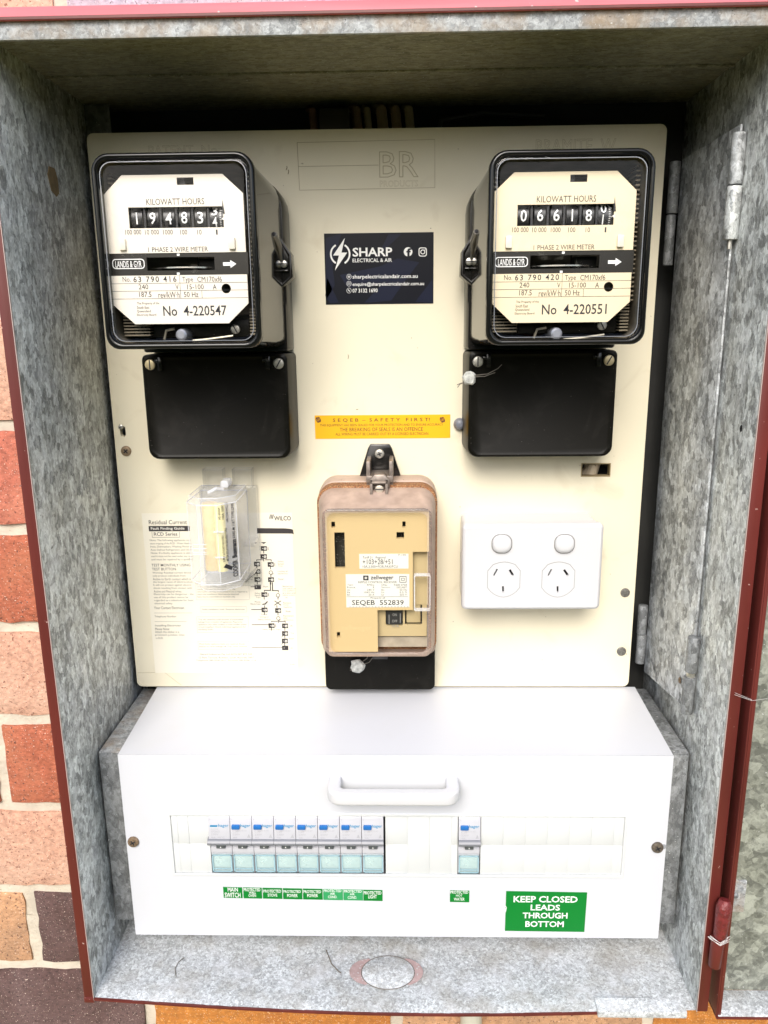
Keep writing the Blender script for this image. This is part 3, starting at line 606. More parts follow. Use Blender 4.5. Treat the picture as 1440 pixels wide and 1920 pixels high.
    lo = [(xa + 14, z5), (xb - 14, z5), (xb, zc), (xb, z4), (xa, z4), (xa, zc)]; hx, hz = at2(424, 541); q.plate(lo, [circ(hx, hz, 3.2, 18)], DP - 1, DP)
    O = (ox, oz)
    L_ = lambda s_, a, b_, c, d_, **k: q.line(s_, a, b_, c, d_, DP, k.pop('mi', 1), off=O, **k)
    L_('KILOWATT HOURS', 274, 383, 372, 384)
    for s_, a, b_ in (('100 000', 235, 265), ('10 000', 272, 298), ('1000', 306, 324), ('100', 338, 351), ('10', 370, 378), ('1', 405, 408)): L_(s_, a, b_, 430.5, 440)
    L_('1 PHASE 2 WIRE METER', 278, 390, 463, 472)
    L_('No.', 230, 245, 519, 528.5); L_(serial, 250, 331, 518, 529, bold=.02, sp=1.25); L_('Type', 342, 362, 519, 531); L_('CM170xf6', 370, 416, 518.5, 528.5)
    L_('240', 260, 278, 533, 542.5); L_('V', 329, 335, 533, 542.5); L_('15-100', 351, 382, 533, 542.5); L_('A', 399, 406, 533, 542.5)
    L_('187.5', 261, 284, 547, 557); L_('rev/kW·h', 297, 337, 547, 558.5); L_('50 Hz', 345, 372, 547, 557)
    L_('No  4-' + number, 306, 425, 573, 592, bold=.022)
    for i, (s_, b_) in enumerate((('The Property of the', 299), ('South East', 280), ('Queensland', 283), ('Electricity Board', 293))): L_(s_, 257, b_, 566.5 + i * 7.2, 572 + i * 7.2)
    for y in (530.8, 545, 559.5): a = at2(330, y)[1]; q.flat(rect(xa, xb, a - .13, a + .13), DP + .1, 1)
    for px, y0, y1 in ((338, 516, 559.5), (378, 545, 559.5)): a = at2(px, 540)[0]; q.flat(rect(a - .12, a + .12, at2(px, y1)[1], at2(px, y0)[1]), DP + .1, 1)
    DM = DIAL if ox == 0 else mat('dial_enamel_yellowed', (.74, .63, .43), .45, speck=[(500, .785, (.35, .28, .2))])
    dp = q.build('dial_plate', [DM, INK], t)
    q = M(); q.plate(rect(xa - 1, xb + 1, z4, z3), [rect(at2(275, 495)[0], at2(402, 495)[0], at2(330, 507)[1], at2(330, 482)[1])], DP - 2.4, DP - .6)
    lx0, lz0 = at2(211, 504.5); lx1, lz1 = at2(270, 485)
    q.flatring(rr(lx0, lx1, lz0, lz1, 2.2, 5), rr(lx0 + .55, lx1 - .55, lz0 + .55, lz1 - .55, 1.8, 5), DP - .4, 1)
    q.line('LANDIS & GYR', 216, 265, 489, 501.5, DP, 1, bold=.012, off=O, lift=-.35)
    ax_, az_ = at2(418, 495); bx_, _ = at2(443, 495); h = 1.1
    q.tadd([(ax_, az_ - h, DP - .35), (ax_, az_ + h, DP - .35), (bx_ - 4, az_ + h, DP - .35), (bx_ - 4, az_ + 2.5, DP - .35), (bx_, az_, DP - .35), (bx_ - 4, az_ - 2.5, DP - .35), (bx_ - 4, az_ - h, DP - .35)], [(0, 6, 5, 4, 3, 2, 1)], 1)
    for y in (477.5, 513): a, b_ = at2(334, y); q.flat(rect(a - .9, a + .9, b_ - .7, b_ + .7), DP - .35, 1)
    q.build('rotor_band', [mat('black_band', (.02, .018, .015), .25), WINK], t)
    # rotor disc and frame seen through the slot
    cxr, czr = at2(338, 500)
    q = M(); q.loft([([(cxr + 30 * math.cos(a * math.pi / 20), 72 + 30 * math.sin(a * math.pi / 20)) for a in range(40)], czr - .5 + h_) for h_ in (0, .9)], ax='z'); q.build('rotor_disc', mat('aluminium_disc', (.75, .72, .66), .22, .9), t)
    q = M(); q.tube([(cxr + 8, czr - 8, 90), (cxr + 8, czr + 8, 90)], .6, 6); q.box(cxr + 10, cxr + 24, czr - 1.5, czr + 6, 85, 95); q.box(cxr - 22, cxr - 8, czr - 5.5, czr - 1.6, 84, 92); q.build('rotor_frame', BLKM, t)
    # register: six number wheels in a dark recess
    q = M(); q.box(rg[0] - 2, rg[2] + 2, rg[3] - 3, rg[1] + 3, DP - 14, DP - 13); q.build('register_recess', mat('register_black', (.012, .012, .014), .4), t)
    cw = [254, 284.5, 314.5, 344, 374, 405]
    for i, (c, s_) in enumerate(zip(cw, reading)):
        xw, zw = at2(c, 408); ww = 3.6 if i < 5 else 4.6; q = M()
        q.loft([([(DP - 12.5 + 10 * math.cos(a * math.pi / 12), zw + 9.6 * math.sin(a * math.pi / 12)) for a in range(24)], x) for x in (xw - ww, xw + ww)], ax='x')
        wob = .22 * math.sin(i * 5 + ord(s_))
        def curve(q, k0):      # lay the digit on the drum surface
            for k in range(k0, len(q.tv)):
                x, z, d = q.tv[k]; e = max(-.99, min(.99, (z - zw) / 9.75)); q.tv[k] = (x, z, DP - 12.5 + 10.9 * math.sqrt(1 - e * e))
        if i < 5:
            w_ = (.42 if s_ == '1' else 2.05)
            q.text(s_, xw - w_, xw + w_, zw - 3.7 + wob, zw + 3.7 + wob, 0, 1, bold=.028)
            q.text(str((int(s_) + 9) % 10), xw - 1.7, xw + 1.7, zw + 7.4, zw + 9.4, 0, 2)
        else:
            a, b_ = last
            q.text(a, xw - 3.2, xw + .6, zw + 1.6, zw + 7.4, 0, 1, bold=.03); q.text(b_, xw - (1.9 if b_ == '1' else 3.0), xw + (-1.1 if b_ == '1' else .2), zw - 5.4, zw + .6, 0, 1, bold=.03)
            for k in range(12): z = zw - 6.5 + k * 1.1; q.tadd([(xw + 2.0, z, 0), (xw + (3.9 if k % 5 == 0 else 3.1), z, 0), (xw + (3.9 if k % 5 == 0 else 3.1), z + .3, 0), (xw + 2.0, z + .3, 0)], [(0, 1, 2, 3)], 1)
        curve(q, 0)
        q.build('digit_wheel', [mat('wheel_black', (.02, .02, .022), .35), WINK, mat('wheel_grey_ink', (.35, .35, .33), .5)], t, smooth=40)
    q = M()
    for c in (269, 299, 329, 359, 389): xw = at2(c, 408)[0]; q.box(xw - .7, xw + .7, rg[3] - 1, rg[1] + 1, DP - 10, DP - 2.6)
    q.build('register_divider', MAT['register_black'], t)
    q = M(); px_, pz_ = at2(418.5, 410)
    q.prism([(px_ - .4, pz_ + 3), (px_ + 1.3, pz_ + 3), (px_ + .1, pz_ + 12)], DP + .1, DP + .3); q.build('register_pointer', mat('black_pointer', (.02, .02, .02), .4), t)
    q = M(); q.prism([(px_ + .9, pz_ - 1.4), (px_ + .9, pz_ + 1.4), (px_ - 1.1, pz_)], DP - 1.1, DP + .25); q.build('register_index', DIAL, t)
    for px, py in ((231, 458), (435.5, 456)):
        x, z = at2(px, py); q = M(); q.soft(x - 2.1, x + 2.1, z - 4, z + 3.6, DP, DP + 2.4, .6, .5, n=2); q.build('retaining_clip', mat('ivory_clip', (.72, .68, .58), .35), t)
    q = M(); x, z = at2(324, 340); q.box(x - 6.4, x + 6.4, z - 3.5, z + 3.5, DP - 6, DP - 5); q.line('▪▫', 315, 336, 337, 344, DP, 0, off=O); q.tv = []; q.tf = []; q.tm = []; q.build('brand_window', mat('register_black2', (.03, .03, .035), .4), t)
    # side lugs with sealing screw and tube
    for s_ in (-1, 1):
        X = lambda a: cx + s_ * (a - 96.5); lug = M()
        P = [(X(149), 388), (X(159.5), 372), (X(160.3), 355), (X(149), 345.5)]; P2 = [(X(149), 385), (X(157.6), 371), (X(158.2), 356), (X(149), 348.5)]
        lug.loft([(P, 19), (P, 31)]); lug.ring(P, P2, 31, 35); lug.ring([(a, b_) for a, b_ in P], P2, 19, 20)
        lug.box(min(X(150), X(157)), max(X(150), X(157)), 359.5, 360.5, 31, 34); lo_ = lug.build('side_lug', BLK, t, bevel=.5)
        screw('screw', lo_, X(153.6), 365, 31, 2.9, STEEL, 'slot', 0, 2.6)
        q = M()
        n_t = tubes[0] if s_ > 0 else tubes[1]
        if n_t:
            ends = [((X(151.5), 368, 34), (X(152.5), 377, 46), (X(151), 383.5, 58))] + ([((X(150.2), 368, 33), (X(149), 377, 47), (X(148.2), 384, 57))] if n_t > 1 else [])
            for e in ends:
                q.tube(e, [1.6, 2.1, 2.2], 10); q.tube([e[2], tuple(a + (a - b_) * .06 for a, b_ in zip(e[2], e[1]))], 1.3, 10, 1)
            q.build('seal_tube', [mat('smoky_plastic_tube', (.20, .19, .17), .25), INK], lo_)
    # terminal cover
    c0, c1 = cx - 56.8, cx + 57.8
    q = M(); f = lambda e, s_=0: rr(c0 + e - s_, c1 - e + s_, 216 + e, 298.6 - e, 4, 5, 8)
    q.loft([(f(0, 1.6), .3), (f(0, 1.2), 20), (f(0), 34), (f(.6), 36.2), (f(2.2), 37.2), (f(3.2), 36.8), (f(4), 36.4)]); q.build('terminal_cover', [BLKM], t, smooth=40)
    tc_ = t.children[-1]
    for s_ in (-1, 1):
        x = cx + s_ * 48 + .5; sc_ = screw('screw', tc_, x + s_ * 2.2, 291.0, 36.8, 4.1, BRASSY if s_ * ox > 0 or ox == 0 and s_ < 0 else STEEL, 'slot', 60 if s_ > 0 else 90, 1.6)
        q = M(); q.ring(circ(x + s_ * 2.2, 291, 5.0, 20), circ(x + s_ * 2.2, 291, 4.3, 20), 36.2, 37.6); q.build('screw_boss', BLK, tc_)
        q = M(); xx = x - s_ * 6; q.box(xx - 1.8, xx + 1.8, 286.5, 297, 36, 40); q.box(xx - 4.5, xx + 1, 292, 295, 36, 38.8); q.build('seal_lug', BLK, tc_, bevel=.5)
    return t
make_meter(97, 'kilowatt hour meter reading 194833 with property number 4-220547, left of the dark business sticker', '194834', ('3', '4'), '63 790 416', '220547', (2, 0), 0, 0)
make_meter(351.5, 'kilowatt hour meter reading 066181 with property number 4-220551, right of the dark business sticker', '066181', ('0', '1'), '63 790 420', '220551', (0, 1), 255.6, -1.8)
# ================================================================ WIRE SEALS
SEAL = mat('chewed_lead_seal', (.55, .56, .53), .5, .1, bump=(500, 1., 1.2), var=(300, .4))
def seal(x, z, d, s, wires_, label, rot=10):
    rnd = random.Random(x); q = M(); base_ = [(x + s * (1 + rnd.uniform(-.18, .18)) * math.cos(R_(a + rot)), z + s * (1 + rnd.uniform(-.15, .15)) * math.sin(R_(a + rot))) for a in (20, 45, 70, 110, 135, 160, 200, 225, 250, 290, 315, 340)]
    q.loft([(base_, d), ([((a - x) * 1.06 + x, (b_ - z) * 1.06 + z) for a, b_ in base_], d + 1.2), ([((a - x) * .8 + x, (b_ - z) * .8 + z) for a, b_ in base_], d + 2.6)]); o = q.build('wire_seal', SEAL); o2 = M()
    for w_ in wires_: o2.tube(w_, .3, 5)
    k = o2.build('seal_wire', mat('twisted_seal_wire', (.2, .18, .15), .5, .4), o); tag(o, label, 'seal', 'crimped lead seals on wire')
sx, sz = at(880, 709, 40)
seal(sx, sz, 38.5, 5.4, [[(sx + 3, sz + 2, 40), (sx + 14, sz + 3, 39), (sx + 22, sz + 7, 38.5), (sx + 25, sz + 10, 38)], [(sx + 3, sz + 1, 40), (sx + 12, sz + 1.2, 39), (sx + 20, sz + 4, 38.5)], [(sx - 3, sz - 3, 39), (sx - 7, sz - 5, 36), (sx - 8.5, sz - 7.5, 34)], [(sx - 3, sz - 3.5, 39), (sx - 6, sz - 4, 36), (sx - 9, sz - 5.5, 34)]], 'crumpled pale lead seal hanging from the right meter terminal cover screw')
sx, sz = at(671, 1250, 24)
seal(sx, sz, 22, 6.3, [[(sx + 3, sz + 4, 24), (sx + 8, sz + 8, 25), (sx + 9, sz + 12, 28)], [(sx + 4, sz + 2, 24), (sx + 10, sz + 5, 26), (sx + 13, sz + 10, 28)], [(sx - 4, sz - 2, 24), (sx - 7, sz - 4, 23)], [(sx - 3, sz - 3, 24), (sx - 7, sz - 2, 23)]], 'crumpled grey lead seal on the black foot of the ripple control receiver', 30)
# ================================================================ RIPPLE CONTROL RECEIVER
rc = thing('ripple_receiver', 'tan ripple control receiver with dusty clear front and black foot below the amber sticker', 'ripple control receiver', 222.5, 0, 0)
q = M(); q.soft(174.5, 271, 5.5, 70, .2, 18, 4, 1.2, rb=5); q.build('terminal_foot', BLKM, rc)
q = M(); q.prism([(206, 186), (243, 186), (242, 195), (234.5, 219), (232.5, 222.3), (216.5, 222.3), (214.5, 219), (207, 195)], .3, 5); q.build('fixing_lug', BLK, rc, bevel=.8)
screw('screw', rc, 224.2, 214.5, 5, 4.0, STEEL, 'phillips', 20, 2.)
TANP = mat('dusty_pinkish_base', (.44, .33, .26), .6, bump=(300, .4, .3), var=(60, .15), speck=[(700, .68, (.2, .1, .06))])
q = M(); q.soft(173.4, 271.6, 40, 195.5, .3, 22, 15, 3, rb=8, n=8); q.build('base', TANP, rc)
CORK = mat('rusty_cork_gasket', (.28, .11, .04), .8, bump=(900, 1., 1.), speck=[(1100, .56, (.55, .36, .18)), (900, .58, (.05, .03, .02))])
q = M(); q.soft(173.9, 271.3, 52, 193.8, 23, 36.5, 14, .8, rb=8, n=8); q.build('gasket', CORK, rc)
q = M(); a = lambda e, t_=0: rr(175.4 + e, 269.8 - e, 52 + e * .6, 192 - e - t_, 13, 8, 8); fr = lambda e: rr(180.8 + e, 265.8 - e, 58.5 + e, 181.6 - e, 6, 8, 6)
q.loft([(a(0), 36), (a(0), 38), (a(1, 1), 44), (fr(-.5), 62.4), (fr(0), 65)], caps=(1, 0)); q.build('cover_side', DUSTYC, rc, smooth=60)
q = M(); q.loft([(fr(0), 65), (fr(.8), 66), (fr(2.4), 66.3), (fr(3.6), 65.6)], caps=(0, 0)); q.build('cover_rim', milky('clear_pinkish_rim', (.62, .50, .42), .32, .12), rc, smooth=60)
q = M(); q.loft([(fr(3.6), 65.6), (fr(4), 65.6)], caps=(0, 1)); q.build('cover_window', HAZY, rc)
TAN = mat('tan_faceplate', (.66, .50, .26), .42, bump=(500, .1, .1))
TAN2 = mat('tan_faceplate_lower', (.56, .45, .25), .42)
q = M(); X = lambda px: at(px, 1090, 58)[0]; Z = lambda py: at(710, py, 58)[1]
body = [(X(613), Z(1222)), (X(707), Z(1222)), (X(707), Z(1144)), (X(774), Z(1144)), (X(774), Z(1035)), (X(804), Z(1035)), (X(804), Z(960)), (X(613), Z(960))]
hole_ = lambda a, b_, c, d_: rect(X(a), X(b_), Z(d_), Z(c))
q.plate(body, [hole_(629, 648, 998, 1065), hole_(624, 631, 978, 989), hole_(755, 761, 978, 989), hole_(744, 758, 998, 1010), hole_(629, 635, 1185, 1195)], 54, 58)
q.flat(rect(X(652), X(658), Z(1016), Z(1013)), 58.05, 0); q.build('faceplate', TAN, rc, bevel=.3)
outl = M(); outl.line('zellweger', 640, 697, 1172, 1184, 58, 0); outl.build('embossed_lettering', mat('tan_emboss', (.72, .56, .30), .4), rc)
q = M(); q.box(X(613), X(804), Z(1222), Z(960), 44, 45); q.build('dark_inner_board', mat('inner_board', (.03, .028, .022), .5, speck=[(900, .66, (.35, .33, .28))]), rc)
q = M(); q.plate(rect(X(706), X(801), Z(1200), Z(1140)), [hole_(722, 755, 1140, 1178), hole_(759, 792, 1140, 1178)], 48, 50); q.build('relay_plate', TAN2, rc, bevel=.4)
q = M(); q.box(X(723.5), X(753.5), Z(1176), Z(1146), 45.5, 52); rl = mat('relay_black', (.035, .035, .035), .35)
for s_, a, b_, c, d_ in (('10 A', 735, 748, 1171, 1176), ('ON', 736, 744, 1150, 1155), ('OFF', 735, 745, 1162, 1167)): q.line(s_, a, b_, c, d_, 52, 1)
q.fill(729, 730, 1152, 1170, 52, 1); q.fill(750, 751, 1150, 1168, 52, 1); q.build('relay_block', [rl, mat('relay_grey_ink', (.35, .35, .33), .5)], rc)
q = M(); q.box(X(762), X(789), Z(1175), Z(1140), 45.5, 49.5); q.build('relay_window', TAN2, rc, bevel=.5)
q = M(); q.box(X(764), X(800), Z(1203), Z(1150) - 30, 45.3, 46); 
q = M(); q.box(X(706), X(802), Z(1222), Z(1203), 47, 48); q.build('lower_grey_plate', mat('grey_inner_plate', (.40, .35, .27), .5, var=(100, .2)), rc)
q = M(); q.box(X(774), X(803), Z(1140), Z(1036), 49, 50.5); q.build('side_plate', TAN2, rc)
PAPER = mat('white_label_paper', (.80, .79, .72), .55)
q = M(); q.box(X(674.5), X(766), Z(1066), Z(1038.5), 58, 58.35)
Lr = lambda s_, a, b_, c, d_, **k: q.line(s_, a, b_, c, d_, 58.35, 1, lift=.1, **k)
Lr('Tariff 21   Regional', 680, 723, 1043, 1048.5); Lr('+103+28/+51', 680, 736, 1048.5, 1058, bold=.005); Lr('10A.3.300+FOR.FAX/FCU', 680, 746, 1060, 1064.5); Lr('P-105', 747, 761, 1038.8, 1042)
q.build('tariff_label', [PAPER, INK], rc)
q = M(); q.box(X(648.5), X(767.5), Z(1138.5), Z(1076.5), 58, 58.35)
q.fill(681, 691, 1079, 1088, 58.35, 1); q.fill(684, 688, 1081.5, 1085.5, 58.35, 0, lift=.2); q.fill(683, 689, 1083, 1084, 58.35, 0, lift=.2)
Lr('zellweger', 695, 738, 1078.5, 1089, bold=.035); Lr('RIPPLE CONTROL RECEIVER', 672, 744, 1089.5, 1093.5)
a = rect(X(749), X(762), Z(1092), Z(1080)); b_ = rect(X(750), X(761), Z(1091), Z(1081)); q.flatring(a, b_, 58.5, 1); a = rect(X(752.5), X(758.5), Z(1088.6), Z(1083.4)); b_ = rect(X(753.3), X(757.7), Z(1087.8), Z(1084.2)); q.flatring(a, b_, 58.5, 1)
for i, (l1, v1, l2, v2) in enumerate((('Type', 'RM3/x', 'S/No', '9408 0728'), ('Funct.', 'R', 'System', 'DECABIT'), ('Un', '240 V', 'fn', '50 Hz'), ('fs', '1042 Hz', 'Us', '0.5 %'), ('In', '20 A', 'Ur', '250 V'))):
    y = 1095 + i * 4.6
    for s_, px, rj in ((l1, 651, 0), (v1, 702, 1), (l2, 715, 0), (v2, 763, 1)):
        w_ = len(s_) * 2.75; Lr(s_, px - w_ if rj else px, px if rj else px + w_, y, y + 3.4)
q.fill(650, 765, 1118.5, 1119.1, 58.35, 1); Lr('Property of', 695, 722, 1119.5, 1123.5); Lr('SEQEB  552839', 660, 757, 1125, 1136, bold=.012)
for px in range(655, 765, 6): q.fill(px, px + 3, 1137.3, 1137.9, 58.35, 1)
q.build('rating_label', [PAPER, INK], rc)
q = M(); q.ring(rr(X(776), X(807), Z(1142), Z(1074), 1.5, 3), rr(X(778), X(805), Z(1139), Z(1077), 1, 3), 59, 63); q.build('clear_flap', EDGE, rc)
# metal clip over the top of the cover, with its screw
CLIP = mat('dull_bronze_clip', (.24, .20, .17), .4, .45, bump=(500, .4, .3), var=(200, .3))
q = M()
for x0, x1 in ((214.2, 217.4), (232.6, 235.8)): q.box(x0, x1, 193, 213, 6, 34)
q.box(214.2, 235.8, 196, 201.5, 8, 36); q.prism([(217, 192), (233, 192), (233, 199), (229, 203.5), (221, 203.5), (217, 199)], 30, 41); q.build('clip_body', CLIP, rc, bevel=.6)
q = M()
for x0, x1 in ((217.4, 219.6), (229.6, 231.8)): q.box(x0, x1, 182.5, 199, 38, 47)
q.box(217.4, 231.8, 197, 199, 38, 47); q.box(219.4, 229.8, 183, 187.5, 40, 44); q.build('clip_tongue', CLIP, rc, bevel=.5)
screw('clip_screw', rc, 224.8, 192.4, 43, 3.5, mat('pale_brass_screw', (.62, .55, .45), .35, .5), 'slot', 0, 2)
q = M(); q.box(216, 230, 38.5, 52.5, 18, 27); q.build('foot_screw_block', BLK, rc, bevel=.8)
screw('foot_screw', rc, 223.4, 45.2, 27, 3.0, MAT['pale_brass_screw'], 'slot', 0, 1.6)
# ================================================================ CLEAR FUSE HOLDER
fh = thing('fuse_holder', 'clear plastic service fuse holder with gold cartridge, overlapping the instruction sheet', 'fuse holder', 92, 95, 0)
def oct_(w0, w1, c0, c1, D):   # plan outline in (x,d)
    return [(w0, .4), (w1, .4), (w1, D - c1[1]), (w1 - c1[0], D), (w0 + c0[0], D), (w0, D - c0[1])]
P = oct_(70.5, 110, (11, 12), (13, 12), 58)
q = M(); sh = [(x + .8 * (1 if x > 90 else -1) * 0, d) for x, d in P]
slope = lambda z, k: [(90 + (x - 90) * (1 - .05 * k), d if d < 30 else d - (6 * k)) for x, d in P]
zt_ = 186; q.loft([(slope(0, 1.6), 109), (P, 117.5), (P, zt_ - 3), (slope(0, .9), zt_ + 1.5)], ax='z'); q.build('housing', milky('cloudy_polycarbonate', (.84, .86, .92), .2, .12), fh, smooth=15)
q = M()
def poly3(P_, z): return [(x, z, d) for x, d in P_] + [(P_[0][0], z, P_[0][1])]
q.tube(poly3(P, 117.5), .45, 5); q.tube(poly3(P, zt_ - 3), .5, 5); q.tube(poly3(slope(0, .9), zt_ + 1.5), .3, 5); q.tube(poly3(slope(0, 1.6), 109), .3, 5)
for (x, d) in P: q.tube([(x, 117.5, d), (x, zt_ - 3, d)], .3, 5)
q.build('housing_edge', EDGE, fh)
q = M()
for xx in ((76, 93), (101, 117)): q.loft([([(xx[0], 2), (xx[1], 2), (xx[1], 12), (xx[0], 12)], 187), ([(xx[0], 2), (xx[1], 2), (xx[1], 12), (xx[0], 12)], 203)], ax='z', caps=(0, 0)); q.tube(poly3([(xx[0], 2), (xx[1], 2), (xx[1], 12), (xx[0], 12)], 203), .4, 5); [q.tube([(a_, 187, 12), (a_, 203, 12)], .35, 5) for a_ in xx]
q.build('cable_tube', CLEARP, fh)
q = M(); q.soft(92, 99, 189, 195, 6, 20, 2, 1); q.tube([(84, 187, 30), (90, 190, 26), (94, 188, 20)], 1.4, 8); q.build('clear_catch', EDGE, fh)
q = M(); q.box(70, 119.5, 98, 187.5, .3, 5); q.build('back_plate', CLEARP, fh, bevel=.8)
q = M(); q.box(110.5, 119, 140, 143, 5, 26); q.box(110.5, 118.5, 140, 186, 5, 6.2); q.prism([(110, 108), (118, 116), (118, 118), (110, 110)], 5, 26); q.build('inner_rib', CLEARP, fh)
GOLD = mat('gold_cartridge', (.88, .66, .30), .3, .1, var=(120, .12)); GOLD2 = mat('pale_gold_cartridge', (.90, .82, .38), .35, .05)
q = M(); q.tube([(85.5, 123, 34), (85.5, 180, 34)], 6.2, 24); q.build('fuse_cartridge', GOLD, fh, bevel=.6)
q = M(); q.tube([(94.6, 123, 38), (94.6, 180, 38)], 4.4, 24); q.build('fuse_cartridge', GOLD2, fh, bevel=.6)
q = M()
for z in (158, 136.5): q.box(90.5, 99, z - .3, z + .5, 44, 46)
for z in (151, 147.6, 144.6, 143): q.box(76, 87, z - .2, z + .3, 57, 57.6)
q.box(75.6, 76.2, 143, 151, 57, 57.6); q.build('moulded_mark', EDGE, fh)
# print on the right-hand chamfered face: built in its plane, reads upwards
q = M(); fa = Vector((97, 0, 58.2)); fb = Vector((110, 0, 46.2)); fu = (fb - fa).normalized()
def side_text(s_, u0, u1, z0, z1, bold=.04):
    V, F = glyph(s_, bold, 1, 0); ax, bx = min(v[0] for v in V), max(v[0] for v in V); ay, by = min(v[1] for v in V), max(v[1] for v in V)
    q.tadd([(97 + fu.x * (u1 - (b - ay) / (by - ay) * (u1 - u0)), z0 + (a - ax) / (bx - ax) * (z1 - z0), 58.4 + fu.z * (u1 - (b - ay) / (by - ay) * (u1 - u0))) for a, b in V], F)
side_text('COOPER', 11.8, 16.4, 121.5, 135.5, .08); side_text('Bussmann', 11.8, 16.4, 137.5, 153, .12); side_text('KR85-M 11KT TYPE-LINK', 13.2, 15.8, 154, 183)
side_text('SUPPLY AUTHORITY RECOVERY', 3.4, 5.4, 136, 158); side_text('METER ISOLATOR SEALABLE TYPES', 6.6, 8.6, 136, 163.5); side_text('AS 60269', 1.4, 3.4, 171, 181); side_text('100A  500V', 4.6, 6.6, 171, 182.5); side_text('HRC228-WCL-0', 8.4, 10.4, 168, 184)
q.tadd([(97 + fu.x * a, z, 58.4 + fu.z * a) for a, z in ((3.5, 131.5), (6, 134), (12, 130.4), (10.5, 127.8))], [(0, 1, 2, 3)])
q.build('printed_text', INK, fh)
# ================================================================ DOUBLE SOCKET
gp = thing('power_socket', 'white surface mounted double power socket with two rocker switches', 'power socket', 348, 88, 0)
q = M(); q.soft(293, 403.5, 90, 161.5, .2, 33, 4, .6, n=6); q.build('mounting_block', WHITEP, gp)
sl = []; slots = []
for px0, py0, px1, py1, w_ in ((926, 1079, 932, 1068, 1.3), (956, 1069, 962, 1079, 1.8), (943.2, 1100, 943.4, 1110, 1.5), (1028, 1079, 1034, 1068, 1.3), (1058, 1069, 1065, 1079, 1.8), (1045.6, 1100, 1045.8, 1110, 1.5)):
    a = Vector(at(px0, py0, 41)); b_ = Vector(at(px1, py1, 41)); u = (b_ - a).normalized(); v = Vector((-u.y, u.x)) * w_ / 2
    u2 = u * .3; slots.append([tuple(a - u2 + v), tuple(b_ + u2 + v), tuple(b_ + u2 - v), tuple(a - u2 - v)])
q = M(); q.loft([(rr(291.6, 405.4, 88.8, 162.3, 4, 6), 33.2), (rr(291.6, 405.4, 88.8, 162.3, 4, 6), 38), (rr(292.3, 404.7, 89.5, 161.6, 3.6, 6), 39.8), (rr(294, 403, 91.2, 159.9, 2.5, 6), 40.8)], caps=(1, 0))
q.plate(rr(294, 403, 91.2, 159.9, 2.5, 6), slots, 38, 40.8); q.build('cover_plate', WHITEP, gp, smooth=40)
q = M(); q.box(298, 400, 95, 156, 35.5, 37.9); q.build('slot_depth', DARK, gp)
SEAM = mat('socket_seam', (.22, .21, .19), .6)
for px, py, px2 in ((941, 1020, 944.5), (1058.5, 1020, 1046.5)):
    x, z = at(px, py, 41); P = rr(x - 9.2, x + 9.2, z - 9, z + 9, 7.5, 8); q = M(); q.ring(P, rr(x - 8.6, x + 8.6, z - 8.4, z + 8.4, 7, 8), 40.7, 41.05); sw = q.build('switch_surround', WHITEP, gp)
    q = M(); q.flatring(rr(x - 8.35, x + 8.35, z - 8.15, z + 8.15, 6.8, 8), rr(x - 7.8, x + 7.8, z - 7.7, z + 7.7, 6.4, 8), 40.95); q.build('switch_gap', SEAM, sw)
    q = M(); R1 = lambda e, dz=0: [(a, b_) for a, b_ in rr(x - 7.7 + e, x + 7.7 - e, z - 7.6 + e + dz, z + 7.6 - e, 6.2 - e * .6, 8)]
    q.loft([(R1(0), 38), (R1(0), 41.2), (R1(.4, .8), 43.4), (R1(1.2, 2.4), 44.4), (R1(2.2, 4), 44.5)]); q.build('rocker_switch', mat('white_rocker', (.62, .62, .63), .2, coat=.3), gp, smooth=60)
    x, z = at(px2, 1091, 41); q = M(); n_ = 10
    o_ = [(x + 13.4, z - 5), (x + 13.4, z + 9.6), (x + 9, z + 15)] + [(x + 9 - 18 * i / 6, z + 15 + 2.2 * math.sin(math.pi * i / 6)) for i in range(1, 6)] + [(x - 9, z + 15), (x - 13.4, z + 9.6), (x - 13.4, z - 5)] + [(x - 13.4 + 26.8 * i / 10, z - 5 - 8.4 * math.sin(math.pi * i / 10) ** .75) for i in range(1, 10)]
    i_ = [(x + (a - x) * .975, z + (b_ - z) * .975) for a, b_ in o_]; q.flatring(o_, i_, 40.86); q.build('socket_outline', SEAM, gp)
q = M(); q.soft(291.7, 292.4, 116, 134, 22, 30, .2, .2, n=2); q.build('side_clip', WHITEP, gp)
# ================================================================ STICKERS AND SHEETS ON THE BOARD
q = M(); NAVY = mat('sticker_black_navy', (.004, .005, .010), .3, spec=.2); NAVY2 = mat('sticker_navy_swirl', (.009, .012, .030), .3, spec=.2)
x0, z1 = at(607.5, 438); x1, z0 = at(812.5, 569); q.box(x0, x1, z0, z1, .1, .35)
K = lambda s_, a, b_, c, d_, **k: q.line(s_, a, b_, c, d_, .35, 2, lift=.16, **k)
mp = lambda pts: [at(580 + x / 4.175, 420 + y / 4.174) for x, y in pts]
for P in ([(130, 110), (250, 75), (180, 330), (200, 480), (130, 600)], [(690, 270), (860, 300), (760, 430), (640, 600), (430, 618), (560, 480), (300, 500), (240, 400), (560, 330)], [(620, 80), (720, 80), (590, 200), (560, 260), (560, 200)], [(830, 610), (965, 430), (965, 618)], [(140, 420), (230, 615), (160, 618), (125, 560)]): q.flat(mp(P), .42, 1)
cx_, cz_ = 242, 236
